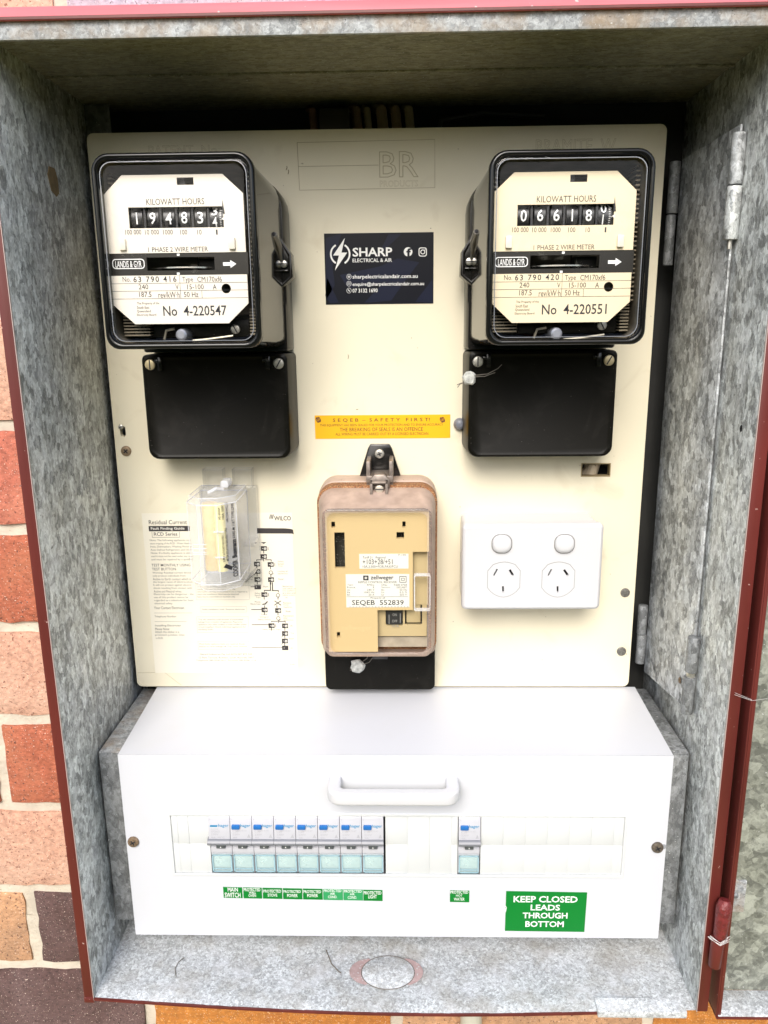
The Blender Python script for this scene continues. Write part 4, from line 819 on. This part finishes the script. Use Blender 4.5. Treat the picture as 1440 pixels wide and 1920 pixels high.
for a0, a1 in ((-62, 62), (118, 242)):      # broken ring round the bolt; photo pixel space of the enlarged crop
    A_ = [(cx_ + 80 * math.cos(R_(a0 + (a1 - a0) * i / 20)), cz_ - 86 * math.sin(R_(a0 + (a1 - a0) * i / 20))) for i in range(21)]; B_ = [(cx_ + 67 * math.cos(R_(a0 + (a1 - a0) * i / 20)), cz_ - 72 * math.sin(R_(a0 + (a1 - a0) * i / 20))) for i in range(21)]
    P = mp(A_ + B_); q.tadd([(x, z, .5) for x, z in P], [(i, i + 1, 22 + i, 21 + i) for i in range(20)], 2)
q.flat(mp([(278, 110), (186, 247), (232, 247), (201, 364), (297, 224), (252, 224)]), .56, 2)
K('SHARP', 661, 735.5, 464, 481, bold=.05); K('ELECTRICAL & AIR', 661, 735, 484.5, 491.5, bold=.03)
K('sharpelectricalandair.com.au', 661, 783, 514.5, 524, bold=.025); K('enquire@sharpelectricalandair.com.au', 661, 795, 528.5, 537.5, bold=.025); K('07 3132 1690', 661, 708, 541, 548.5, bold=.03)
q.flat(mp(circ(773, 218, 34, 24, 36)), .5, 2); q.line('f', 762, 771.5, 465.5, 481, .35, 0, bold=.07, lift=.3)
q.flatring(mp(rr(855, 920, 184, 255, 18, 6)), mp(rr(862, 913, 191, 248, 13, 6)), .5, 2); q.flatring(mp(circ(888, 219, 19, 24)), mp(circ(888, 219, 12.5, 24)), .5, 2); q.flat(mp(circ(906, 202, 4, 10)), .5, 2)
for y in (413, 467, 521): q.flatring(mp(circ(311, y, 19, 20, 21)), mp(circ(311, y, 16.5, 20, 18.5)), .5, 2)
q.flatring(mp(circ(311, 413, 9, 14)), mp(circ(311, 413, 6, 14)), .5, 2); q.flat(mp([(302, 411), (320, 411), (320, 415), (302, 415)]), .5, 2); q.flatring(mp(rect(301, 321, 459, 475)), mp(rect(303, 319, 461, 473)), .5, 2); q.flat(mp([(302, 460), (311, 468), (320, 460), (311, 465)]), .52, 2); q.flat(mp([(303, 512), (308, 512), (318, 526), (315, 531), (305, 521)]), .52, 2)
tag(q.build('business_sticker', [NAVY, NAVY2, WINK]), 'dark navy electrician business sticker with white lightning bolt, between the two meters', 'sticker')
q = M(); YEL = mat('amber_sticker', (.83, .44, .006), .4); MAR = mat('dark_maroon_ink', (.10, .02, .02), .5)
x0, z1 = at(590, 779); x1, z0 = at(844, 821); q.box(x0, x1, z0, z1, .1, .32)
K = lambda s_, a, b_, c, d_, **k: q.line(s_, a, b_, c, d_, .32, 1, **k)
K('S E Q E B  –  S A F E T Y   F I R S T!', 624, 806, 784, 791.5, bold=.012); K('THIS EQUIPMENT HAS BEEN SEALED FOR YOUR PROTECTION AND TO ENSURE ACCURACY', 600, 831, 794.5, 799.5); K('THE BREAKING OF SEALS IS AN OFFENCE', 637, 793, 801.5, 808.5, bold=.004); K('ALL WIRING MUST BE CARRIED OUT BY A LICENSED ELECTRICIAN', 629, 803, 811, 816)
for px in (597, 829.5):
    x, z = at(px, 787); c_, s_ = math.cos(.5), math.sin(.5); rt = lambda P: [(x + a * c_ - b_ * s_, z + a * s_ + b_ * c_) for a, b_ in P]
    q.flat(rt([(-1, 2.6), (-.2, 2.6), (-.2, -1.4), (.6, -1.4), (.6, -2.2), (-1, -2.2)]), .46, 1); q.flat(rt([(.9, -2.4), (.2, -2.4), (.2, 1.2), (-.5, 1.2), (-.5, 2), (.9, 2)]), .48, 1); q.flatring(rt(rr(-1.9, 1.9, -2.1, 2.1, 1, 4)), rt(rr(-1.3, 1.3, -1.5, 1.5, .7, 4)), .5, 1)
tag(q.build('safety_sticker', [YEL, MAR]), 'long amber safety first sticker under the dark business sticker', 'sticker')
# ---- residual current device instruction sheet
q = M(); SHEET = mat('clear_backed_sheet', (.80, .755, .63), .42, var=(30, .02)); x0, x1, z0, z1 = 17.5, 148, 13.5, 163
q.box(x0, x1, z0, z1, .05, .22); D_ = .22
K = lambda s_, a, b_, c, d_, mi=2, **k: q.line(s_, a, b_, c, d_, D_, mi, lift=.1, **k)
K('Residual Current', 279, 350.5, 975, 983, 1, bold=.005); q.fill(279, 356, 986, 996, D_, 1); q.line('Fault Finding Guide', 283, 346, 988, 994.5, D_, 3, bold=.03, lift=.25); K('RCD Series', 288.5, 332.5, 998, 1004.5, 1, bold=.02)
for P in ((285, 337, 1007, 1007.7), (285, 285.6, 997, 1007), (336.4, 337, 997, 1007)): q.fill(*P, D_, 2)
for i, (s_, b_) in enumerate((('Note: The following appliances may', 358), ('cause tripping of the RCD : Water Heaters', 359), ('Irons, Dishwashers, Washing Machines', 360), ('Auto Defrost Refrigerators and Ovens', 361), ('Note: If a faulty appliance is dete-', 361), ('cted it must not be used under any need', 362), ('and must be repaired by a qualified', 362))): K(s_, 281 + i * .5, b_, 1011 + i * 6, 1015.6 + i * 6)
K('TEST MONTHLY USING', 284, 357, 1057, 1062, 1, bold=.003); K('TEST BUTTON', 285, 330, 1064.5, 1069.5, 1, bold=.003)
for i, (s_, b_) in enumerate((('Warning: Residual current devices', 360), ('only protect individuals from', 348), ('Active to Earth contact which is', 358), ('the largest cause of electrocution.', 362), ('It will not protect against electric', 359), ('shock resulting from contact with', 360), ('Active and Neutral wires.', 341), ('Electricity can be dangerous - the', 363), ('use of this product cannot be', 353), ('regarded as a substitute for basic', 363), ('electrical safety.', 324))): K(s_, 286 + i * .4, b_, 1072 + i * 5.75, 1076.4 + i * 5.75)
K('Your Contact Electrician:', 289, 346, 1137, 1142, 1); q.fill(289, 360, 1149, 1149.4, D_, 2); K('Telephone Number:', 290, 331, 1154, 1158.5); q.fill(290, 350, 1165, 1165.4, D_, 2)
K('Installing Electrician', 291, 339, 1171, 1175.5, 1); K('Please Note:', 291, 318, 1177, 1181.5, 1); K('Attach this sticker in a', 291, 336, 1182.5, 1187); K('prominent position close', 291, 346, 1188.5, 1193); K('to RCD.', 292, 306, 1194.5, 1198)
def para(ls, x, y, dy, wid, fr=True):
    for i, s_ in enumerate(ls): K(s_, x, x + wid * len(s_) / max(len(v) for v in ls), y + i * dy, y + i * dy + 3.4)
    if fr:
        a, b_, c, d_ = x - 2.5, x + wid + 3, y - 4, y + len(ls) * dy + 2
        for P in ((a, b_, c, c + .35), (a, b_, d_, d_ + .35), (a, a + .3, c, d_), (b_, b_ + .3, c, d_)): q.fill(*P, D_, 4)
para(['Trip caused by a faulty appliance.', 'Switch off one or more appliances,', 'noting which ones are on when it trips. This', 'information will help an electrician if one is required to', 'check the installation. Alternatively electrical', 'faults may be intermittent or moisture only.'], 370, 1094, 4.7, 94)
para(['Faulty installation leads. Requires electrician'], 379, 1141, 4.5, 80)
para(['Trip was caused by small amounts of accumulated', 'leakage from a number of appliances. Plug some', 'appliances into other sockets or have another power', 'circuit installed. Check individual appliances for', 'earthing faults.'], 372, 1160, 4.7, 91)
para(['Most faulty appliance leads are repaired. Reset', 'button to earth leakage off. Trip, reset, operate.'], 374, 1206, 4.7, 90)
K('Gerard Industries Pty Ltd ACN 007 873 529', 375, 473, 1225, 1229, 2, bold=.01); K('12 Park Terrace, Bowden, South Australia 5007', 373, 476, 1231, 1235); K('Telephone (08) 8340 0411  Facsimile (08) 8346 1124', 368, 480, 1236.5, 1240.5); K('F1421', 544, 554, 1244, 1247.5)
K('WILCO', 514, 545.5, 967.5, 976, 1, bold=.04); 
for i in range(3): q.flat([at(505 + i * 2.6, 972.5), at(506.6 + i * 2.6, 972.5), at(508 + i * 2.6, 964.5), at(506.4 + i * 2.6, 964.5)], .34, 1 if i > 1 else 2)
q.flat([at(482, 990), at(535, 990.5), at(545, 991.5), at(549.5, 993), at(551, 1002), at(548, 1000.3), at(482, 1000)], .34, 1)
fx = lambda a: 440 + a / 7.1125; fy = lambda b_: 960 + b_ / 7.111
q.flat([at(fx(350), fy(402)), at(fx(425), fy(400)), at(fx(390), fy(424))], .34, 1)
rnd = random.Random(4)
def icon(x, y, kind=0):
    w_, h_ = 80, 62
    if kind < 3:
        q.fill(fx(x), fx(x + w_), fy(y), fy(y + h_), D_, 1); q.fill(fx(x + 20), fx(x + 30), fy(y + 26), fy(y + 36), D_, 3, lift=.2)
        q.flatring([at(fx(a), fy(b_)) for a, b_ in circ(x + 56, y + 32, 17, 12)], [at(fx(a), fy(b_)) for a, b_ in circ(x + 56, y + 32, 9, 12)], D_ + .2, 3); q.fill(fx(x + 50), fx(x + 70), fy(y + 28), fy(y + 34), D_, 3, lift=.22)
        if kind == 1: q.fill(fx(x + w_ + 12), fx(x + w_ + 19), fy(y + 12), fy(y + 54), D_, 1)
        if kind == 2: q.flat([at(fx(x - 8), fy(y + 78)), at(fx(x - 3), fy(y + 82)), at(fx(x + 34), fy(y + 30)), at(fx(x + 28), fy(y + 26))], .5, 1)
    elif kind == 3:
        q.flatring([at(fx(a), fy(b_)) for a, b_ in circ(x + 38, y + 36, 28, 10)], [at(fx(a), fy(b_)) for a, b_ in circ(x + 38, y + 36, 20, 10)], D_ + .12, 2)
        for k in range(5): a = rnd.uniform(0, 6.3); q.flat([at(fx(x + 38 + 30 * math.cos(a)), fy(y + 32 + 30 * math.sin(a))), at(fx(x + 46 + 30 * math.cos(a)), fy(y + 30 + 30 * math.sin(a))), at(fx(x + 44 + 42 * math.cos(a)), fy(y + 34 + 40 * math.sin(a)))], .36, 1)
    elif kind == 4:
        for s_ in (0, 1): a = [(0, 4), (12, 0), (98, 58), (90, 66)]; q.flat([at(fx(x + (98 - u if s_ else u)), fy(y + v)) for u, v in a][::(-1 if s_ else 1)], .36, 1)
    else: q.flat([at(fx(x + u), fy(y + v)) for u, v in ((0, 52), (12, 40), (40, 36), (70, 6), (84, 12), (50, 50), (20, 54))], .36, 1)
    if kind != 0 or 1: q.fill(fx(x + 33), fx(x + 43), fy(y + h_), fy(y + h_ + 34), D_, 1)
for a in ((350, 455, 1), (350, 562, 0), (258, 662, 0), (262, 762, 2), (264, 868, 1), (440, 668, 1), (445, 770, 3), (445, 870, 0), (356, 1070, 1), (540, 1072, 3), (362, 1182, 5), (526, 1180, 4), (358, 1274, 0), (540, 1282, 0), (545, 1380, 3), (452, 1484, 1), (632, 1486, 0), (632, 1588, 2), (630, 1688, 2)): icon(*a)
q.fill(fx(264), fx(350), fy(968), fy(1030), D_, 1); q.fill(fx(284), fx(294), fy(994), fy(1004), D_, 3, lift=.2)
q.fill(fx(632), fx(716), fy(1782), fy(1842), D_, 1); q.fill(fx(656), fx(664), fy(1808), fy(1816), D_, 3, lift=.2)
for P in ((290, 385, 632, 642), (405, 492, 632, 642), (290, 299, 636, 656), (483, 492, 636, 660), (470, 483, 936, 1048), (498, 511, 936, 1048), (392, 483, 1038, 1050), (498, 588, 1042, 1054), (392, 401, 1044, 1064), (578, 588, 1046, 1066), (488, 574, 1452, 1461), (590, 680, 1454, 1463), (488, 497, 1456, 1470), (671, 680, 1458, 1474), (212, 264, 992, 1001), (222, 358, 1295, 1304), (228, 450, 1498, 1506), (228, 632, 1803, 1809)): q.fill(fx(P[0]), fx(P[1]), fy(P[2]), fy(P[3]), D_, 1)
for s_, a, b_, y in (('Safety', 575, 655, 650), ('Switch', 575, 655, 680), ('Trips', 580, 640, 710), ('Unplug all', 575, 705, 782), ('appliances', 575, 705, 812), ('Reset', 585, 655, 882), ('Safety', 170, 245, 856), ('Switch Trips', 90, 245, 888), ('Reset', 385, 450, 982), ('Reconnect', 640, 775, 980), ('and switch on', 640, 815, 1010), ('one appliance', 640, 812, 1040), ('at a time until', 640, 810, 1068), ('safety switch', 640, 800, 1098), ('trips', 672, 705, 1130), ('Safety', 268, 345, 1074), ('Switch', 268, 345, 1100), ('Trips', 285, 345, 1130), ('Phone', 268, 345, 1186), ('Electrician', 214, 345, 1214), ('Remove', 650, 755, 1200), ('Faulty', 650, 720, 1228), ('Appliance', 650, 765, 1258), ('Reset', 683, 750, 1312), ('Faulty', 355, 435, 1354), ('wiring or', 336, 455, 1390), ('Safety Switch', 312, 480, 1424), ('Reconnect', 650, 785, 1372), ('other', 650, 705, 1400), ('appliances', 650, 782, 1430), ('Safety Switch Trips', 372, 612, 1556), ('OK', 740, 775, 1505), ('Trip', 745, 790, 1606), ('Reset', 730, 795, 1676), ('OK', 745, 775, 1804)): K(s_, fx(a), fx(b_), fy(y), fy(y + 22))
tag(q.build('instruction_sheet', [SHEET, mat('sheet_black_ink', (.035, .03, .03), .6), INKF, mat('sheet_white_ink', (.78, .76, .68), .5), INKL]), 'printed residual current fault finding guide sheet with black flow chart, lower left of the board', 'sheet')
# ================================================================ WHITE BREAKER COVER
cv = thing('breaker_cover', 'white folded steel breaker cover with a bow handle under the cream board', 'cover', 235, -178, 0)
FX0, FX1, FZ0, FZ1, FDp = 16.5, 453.5, -178.3, -9.5, 100.0
OX0, OX1, OZ0, OZ1 = 54.0, 419.5, -118.3, -63.2
q = M(); q.plate(rect(FX0, FX1, FZ0, FZ1), [rect(OX0, OX1, OZ0, OZ1)], FDp - 1.3, FDp); q.build('front_panel', WHITE, cv, bevel=.25)
q = M(); V = [(FX0, FZ1 - .1, FDp - 1), (FX1, FZ1 - .1, FDp - 1), (FX1 - 1, -1.5, -2), (FX0 + 1, -1.5, -2)]; V += [(x, z - 1.2, d) for x, z, d in V]
q.add(V, [(0, 1, 2, 3), (7, 6, 5, 4), (0, 4, 5, 1), (1, 5, 6, 2), (2, 6, 7, 3), (3, 7, 4, 0)]); q.tube([(FX0, FZ1 - 1.2, FDp - 1.25), (FX1, FZ1 - 1.2, FDp - 1.25)], 1.25, 12); q.build('top_panel', WHITE, cv)
q = M(); q.box(FX0, FX1, FZ0 + .2, FZ0 + 1.4, 60, FDp - 1.3); q.build('bottom_return', WHITE, cv)
q = M(); q.ring(rr(OX0 - 1.6, OX1 + 1.6, OZ0 - 1.6, OZ1 + 1.6, .8, 2), rect(OX0 + .4, OX1 - .4, OZ0 + .4, OZ1 - .4) and rr(OX0 + .4, OX1 - .4, OZ0 + .4, OZ1 - .4, .3, 2), 99.4, 100.9); q.build('slot_frame', IVORY, cv, bevel=.2)
q = M(); R0, R1_ = 9, 3
# bow handle, section swept in (x,d)
def bow(o_, r, n=6):
    x0, x1, D0, D1 = o_; P = [(x0, D0)]
    P += [(x0 + r - r * math.cos(math.pi / 2 * i / n), D1 - r + r * math.sin(math.pi / 2 * i / n)) for i in range(n + 1)] + [(x1 - r + r * math.sin(math.pi / 2 * i / n), D1 - r + r * math.cos(math.pi / 2 * i / n)) for i in range(n + 1)] + [(x1, D0)]; return P
A_ = bow((184, 286, 100, 126), 11); B_ = bow((194, 276, 100, 117), 4); n_ = len(A_)
V = [(x, z, d) for z in (-27, -37.5) for x, d in A_ + B_]; F = []
for i in range(n_ - 1):
    F += [(i, i + 1, n_ + i + 1, n_ + i), (2 * n_ + i, 3 * n_ + i, 3 * n_ + i + 1, 2 * n_ + i + 1), (i, 2 * n_ + i, 2 * n_ + i + 1, i + 1), (n_ + i, n_ + i + 1, 3 * n_ + i + 1, 3 * n_ + i)]
F += [(0, n_, 3 * n_, 2 * n_), (n_ - 1, 3 * n_ - 1, 4 * n_ - 1, 2 * n_ - 1)]
q.add(V, F); q.build('handle', WHITEP, cv, bevel=2.2, smooth=60, seg=4)
screw('screw', cv, 22.5, -88.0, 100, 4.6, RUSTY, 'phillips', 30, 2.6); screw('screw', cv, 446.5, -91.0, 100, 4.7, mat('dark_rusty_screw', (.13, .105, .08), .6, .4, bump=(900, .6, .2), var=(500, .4)), 'phillips', 30, 2.6)
q = M(); q.prism(rr(18, 27, -92, -86, 2.5, 4), 99.6, 100.12); q.build('screw_slot', mat('screw_slot_grey', (.3, .31, .33), .5), cv); q = M(); q.prism(rr(448, 453.6, -93, -88.5, 1.8, 4), 99.6, 100.12); q.build('screw_slot', MAT['screw_slot_grey'], cv)
PT = 17.7
def blank(x0, x1, mid=True):
    q = M(); zm = -90.3; g_ = .1
    if mid: q.box(x0 + g_, x1 - g_, zm + .08, OZ1 - .6, 97, 99.6 + random.uniform(-.12, .12)); q.box(x0 + g_, x1 - g_, OZ0 + .6, zm - .08, 97, 99.4 + random.uniform(-.12, .12))
    else: q.box(x0 + g_, x1 - g_, OZ0 + .6, OZ1 - .6, 97, 99.6 + random.uniform(-.12, .12))
    return q.build('blank_strip', IVORY, cv, bevel=.12)
for a, b_ in ((54.4, 59.5), (59.5, 68.3), (68.3, 84.8)): blank(a, b_)
for i in range(3): blank(228.2 + i * PT, 228.2 + (i + 1) * PT, i == 0)
blank(228.2 + 3 * PT, 286.2)
for i in range(6): blank(305 + i * PT, 305 + (i + 1) * PT)
blank(305 + 6 * PT, 419.1)
# ================================================================ CIRCUIT BREAKERS
BW = mat('breaker_white', (.50, .50, .53), .35); BGR = mat('breaker_grey_bar', (.19, .195, .215), .35); BDK = mat('breaker_dark_lever', (.085, .095, .10), .4); TEAL = mat('teal_ink', (.01, .22, .42), .4); BLUE = mat('blue_button', (.02, .14, .42), .3)
GINK = mat('breaker_grey_ink', (.38, .38, .40), .6); LW = milky('aqua_label_window', (.46, .60, .61), .42, .12); LWF = mat('aqua_window_edge', (.30, .47, .53), .3)
def breaker(x0, label, first=False, dz=0.):
    t = thing('circuit_breaker', label, 'circuit breaker', x0 + PT / 2, -118, 70, 'circuit breakers in the white cover'); x1 = x0 + PT - .35; xm = (x0 + x1) / 2
    prof = [(60, -118), (98.3, -118), (98.3, -100), (99.2, -99), (99.2, -94), (97, -93.2), (97, -85), (103.5, -84.5), (101.2, -65.5), (100.4, -64), (60, -64)]
    q = M(); q.prism([(d, z) for d, z in prof], x0, x1, ax='x')
    fd = lambda z: 103.5 - 2.3 * (z + 84.5) / 19 + .12
    def T(s_, a, b_, z0, z1, mi, bold=0.):
        k0 = len(q.tv); q.text(s_, x0 + a, x0 + b_, z0, z1, 0, mi, bold)
        for k in range(k0, len(q.tv)): x, z, _ = q.tv[k]; q.tv[k] = (x, z, fd(z))
    T('hager', 8.2, 16.4, -73.6, -70.2, 1, .03)
    T('C20' if not first else 'SF263', 2, 6.5 if not first else 9, -77.4, -75.8, 2); T('230V', 2, 8, -79.9, -78.3, 2) ; T('6kA', 2.2, 5.4, -82.4, -80.9, 2)
    if first: T('40°C', 7, 13, -82.4, -80.9, 2); T('AC22', 2, 8, -75.2, -74, 2)
    else: q.tadd([(x0 + 13.4, -81.8, fd(-81.8)), (x0 + 16.2, -81.8, fd(-81.8)), (x0 + 14.8, -78.6, fd(-78.6))], [(0, 1, 2)], 2); T('ADC914T', 5, 13.5, -76.6, -75.2, 2)
    T('1', 1.2, 1.6, -66.8, -65.8, 2)
    q.build('body', [BW, TEAL, GINK], t, bevel=.25)
    q = M()
    if first: z_ = -72; q.tadd([(x0 + a, z_ + b_, fd(z_)) for a, b_ in ((1.2, -.8), (7.2, -.8), (7.6, .8), (1.6, .8))], [(0, 1, 2, 3)]); q.build('brand_bar', TEAL, t)
    else: q.prism(rr(x0 + 1.3, x0 + 7.9, -74.2, -70.6, .8, 3), 101.5, 103.8); q.build('test_button', BLUE, t, bevel=.4)
    q = M(); q.loft([([(101.5 + 4.6 * math.cos(R_(a)), -85.8 + 3.2 * math.sin(R_(a))) for a in range(-90, 271, 24)], x) for x in ((x0 - (.9 if first else .1)), x1 + .05)], ax='x'); q.build('toggle_bar', BGR, t)
    q = M(); q.box(xm - 3.6, xm + 3.6, -93.6, -87, 96, 101.5); q.build('toggle_root', BDK, t, bevel=.5); q = M(); q.tadd([(xm - .6, -92.6, 101.6), (xm + .6, -92.6, 101.6), (xm, -91.2, 101.6)], [(0, 1, 2)]); q.build('arrow_mark', WINK, t)
    q = M(); q.soft(x1 - 3, x1 - .6, -90.2, -88.2, 97, 98.4, .4, .3, n=2); q.build('latch', GINK, t)
    q = M(); q.soft(x0 + .6, x1 - .5, -116.8, -100.6, 98.4, 99.6, .5, .4, n=2); wdw = q.build('label_window', LW, t)
    q = M()
    for r in ((x0 + .6, x0 + 1.5, -116.8, -100.6), (x1 - 1.4, x1 - .5, -116.8, -100.6), (x0 + .6, x1 - .5, -101.4, -100.8), (x0 + .6, x1 - .5, -116.6, -115.9), (x0 + 1.5, x1 - 1.4, -113.8, -113.4)): q.box(*r, 99.5, 100)
    q.build('window_frame', LWF, wdw); q = M(); q.box(x0 + 1.6, x1 - 1.5, -113, -101.6, 98.35, 98.5); q.build('label_insert', mat('pale_insert', (.62, .74, .70), .6), t)
    return t
q = M(); q.box(OX0, OX1, OZ0, OZ1, 55, 57); q.build('slot_backing', DARK, cv)
for a, b_ in ((54.1, 84.9), (228.0, 286.4), (304.9, 419.4)): M().box(a, b_, OZ0 + .3, OZ1 - .3, 95, 99.15).build('blank_backing', IVORY, cv)
circ_names = ['MAIN SWITCH', 'PROTECTED WALL OVEN', 'PROTECTED STOVE', 'PROTECTED POWER', 'PROTECTED POWER', 'PROTECTED AIR COND.', 'PROTECTED AIR COND.', 'PROTECTED LIGHT']
bl = ['leftmost switch of the row, no blue button, above the green main switch label', 'breaker above the green wall oven label, second from the left', 'breaker above the green stove label, third from the left', 'breaker with blue button above the left one of two green power labels', 'breaker with blue button above the right one of two green power labels', 'breaker with blue button above the left air conditioner label', 'breaker with blue button above the right air conditioner label', 'rightmost breaker of the row of eight, above the green light label']
breaker(85.2, bl[0], True)
for i in range(1, 8): breaker(85.2 + i * PT, bl[i])
breaker(286.9, 'lone breaker among the blank strips, above the green hot water label')
# ---- green labels
GREEN = mat('green_label', (.003, .19, .025), .4, spec=.3); GREEN2 = mat('green_label_paler', (.03, .30, .10), .35)
names = [[('MAIN', 427, 446, 1664, 1671.5), ('SWITCH', 421.5, 451, 1673.5, 1682.5)], [('PROTECTED', 457, 488, 1665, 1671), ('WALL', 467, 480, 1671.5, 1676), ('OVEN', 466, 480, 1676.5, 1681.5)], [('PROTECTED', 494, 527, 1668, 1673.5), ('STOVE', 502, 520, 1675.5, 1681)], [('PROTECTED', 531.5, 564, 1669, 1674), ('POWER', 538.5, 558, 1676, 1682)], [('PROTECTED', 569, 602, 1669, 1674.5), ('POWER', 576, 596, 1676, 1682)], [('PROTECTED', 607, 640, 1667.5, 1672.5), ('AIR', 619, 628, 1673.5, 1677.5), ('COND.', 615, 632, 1679, 1684)], [('PROTECTED', 645, 678, 1668.5, 1673.5), ('AIR', 656, 665, 1674.5, 1678.5), ('COND.', 652, 669, 1680, 1685)], [('PROTECTED', 682, 715, 1671, 1677), ('LIGHT', 690.5, 706.5, 1678, 1684.5)], [('PROTECTED', 844.5, 878, 1670, 1675.5), ('HOT', 855, 867, 1677, 1681), ('WATER', 851, 871, 1683, 1688.5)]]
edges = [418, 455.5, 492, 530, 567.5, 605.5, 643.5, 681, 717.7]
ll = ['green main switch label, leftmost of the strip', 'green protected wall oven label between main switch and stove', 'green protected stove label', 'left one of the two green protected power labels', 'right one of the two green protected power labels', 'left one of the two paler green air conditioner labels', 'right one of the two paler green air conditioner labels', 'green protected light label at the right end of the strip', 'lone small green hot water label under the single breaker']
for i, nm in enumerate(names):
    q = M(); a, b_ = (edges[i], edges[i + 1]) if i < 8 else (843.5, 880)
    y0 = 1662.8 + i * .75 if i < 8 else 1669; y1 = y0 + (20.5 if i < 8 else 22)
    xa, zt2 = at(a + .2, y0, 100); xb, zb2 = at(b_ - .2, y1, 100); P = [(xa, zb2), (xb, zb2 - .25), (xb, zt2 - .25), (xa, zt2)]; q.prism(P, 100.05, 100.25 + .06 * (i % 2))
    for s_, c, d_, e, f in nm: q.line(s_, c, d_, e, f, 100.3, 1, bold=.02, lift=.12)
    tag(q.build('circuit_label', [GREEN2 if i in (5, 6) else GREEN, WINK]), ll[i], 'label', 'green circuit labels under the breakers')
q = M(); P = [at(946.5, 1745, 100), at(1095.5, 1747, 100), at(1101, 1673, 100), at(949, 1670.5, 100)]; q.prism(P, 100.05, 100.3)
for s_, a, b_, c, d_ in (('KEEP CLOSED', 963, 1083, 1680, 1692), ('LEADS', 995, 1050, 1696, 1707), ('THROUGH', 980, 1064, 1711, 1722), ('BOTTOM', 985, 1057, 1727, 1738)): q.line(s_, a, b_, c, d_, 100.3, 1, bold=.05)
q.tadd([(*at(947 + a, 1695 + b_, 100.3), 100.4) for a, b_ in ((0, 2), (3, 6), (2, 12), (1, 16), (.4, 10), (2, 7))], [(0, 1, 2, 3, 4, 5)], 1)
tag(q.build('warning_sticker', [GREEN, WINK]), 'large green keep closed leads through bottom sticker, lower right of the white cover', 'sticker')
# ================================================================ CONDUIT BELOW THE BOX
q = M(); q.tube([(304, -1290, 62), (304, -212, 62)], 10, 24); q.build; pipe = q.build('conduit', mat('grey_cream_pvc', (.55, .53, .44), .4)); tag(pipe, 'vertical pale plastic conduit entering the box from below', 'conduit')
print('objects', len(bpy.data.objects), 'tris', sum(len(o.data.loop_triangles) or sum(len(p.vertices) - 2 for p in o.data.polygons) for o in bpy.data.objects if o.type == 'MESH'))
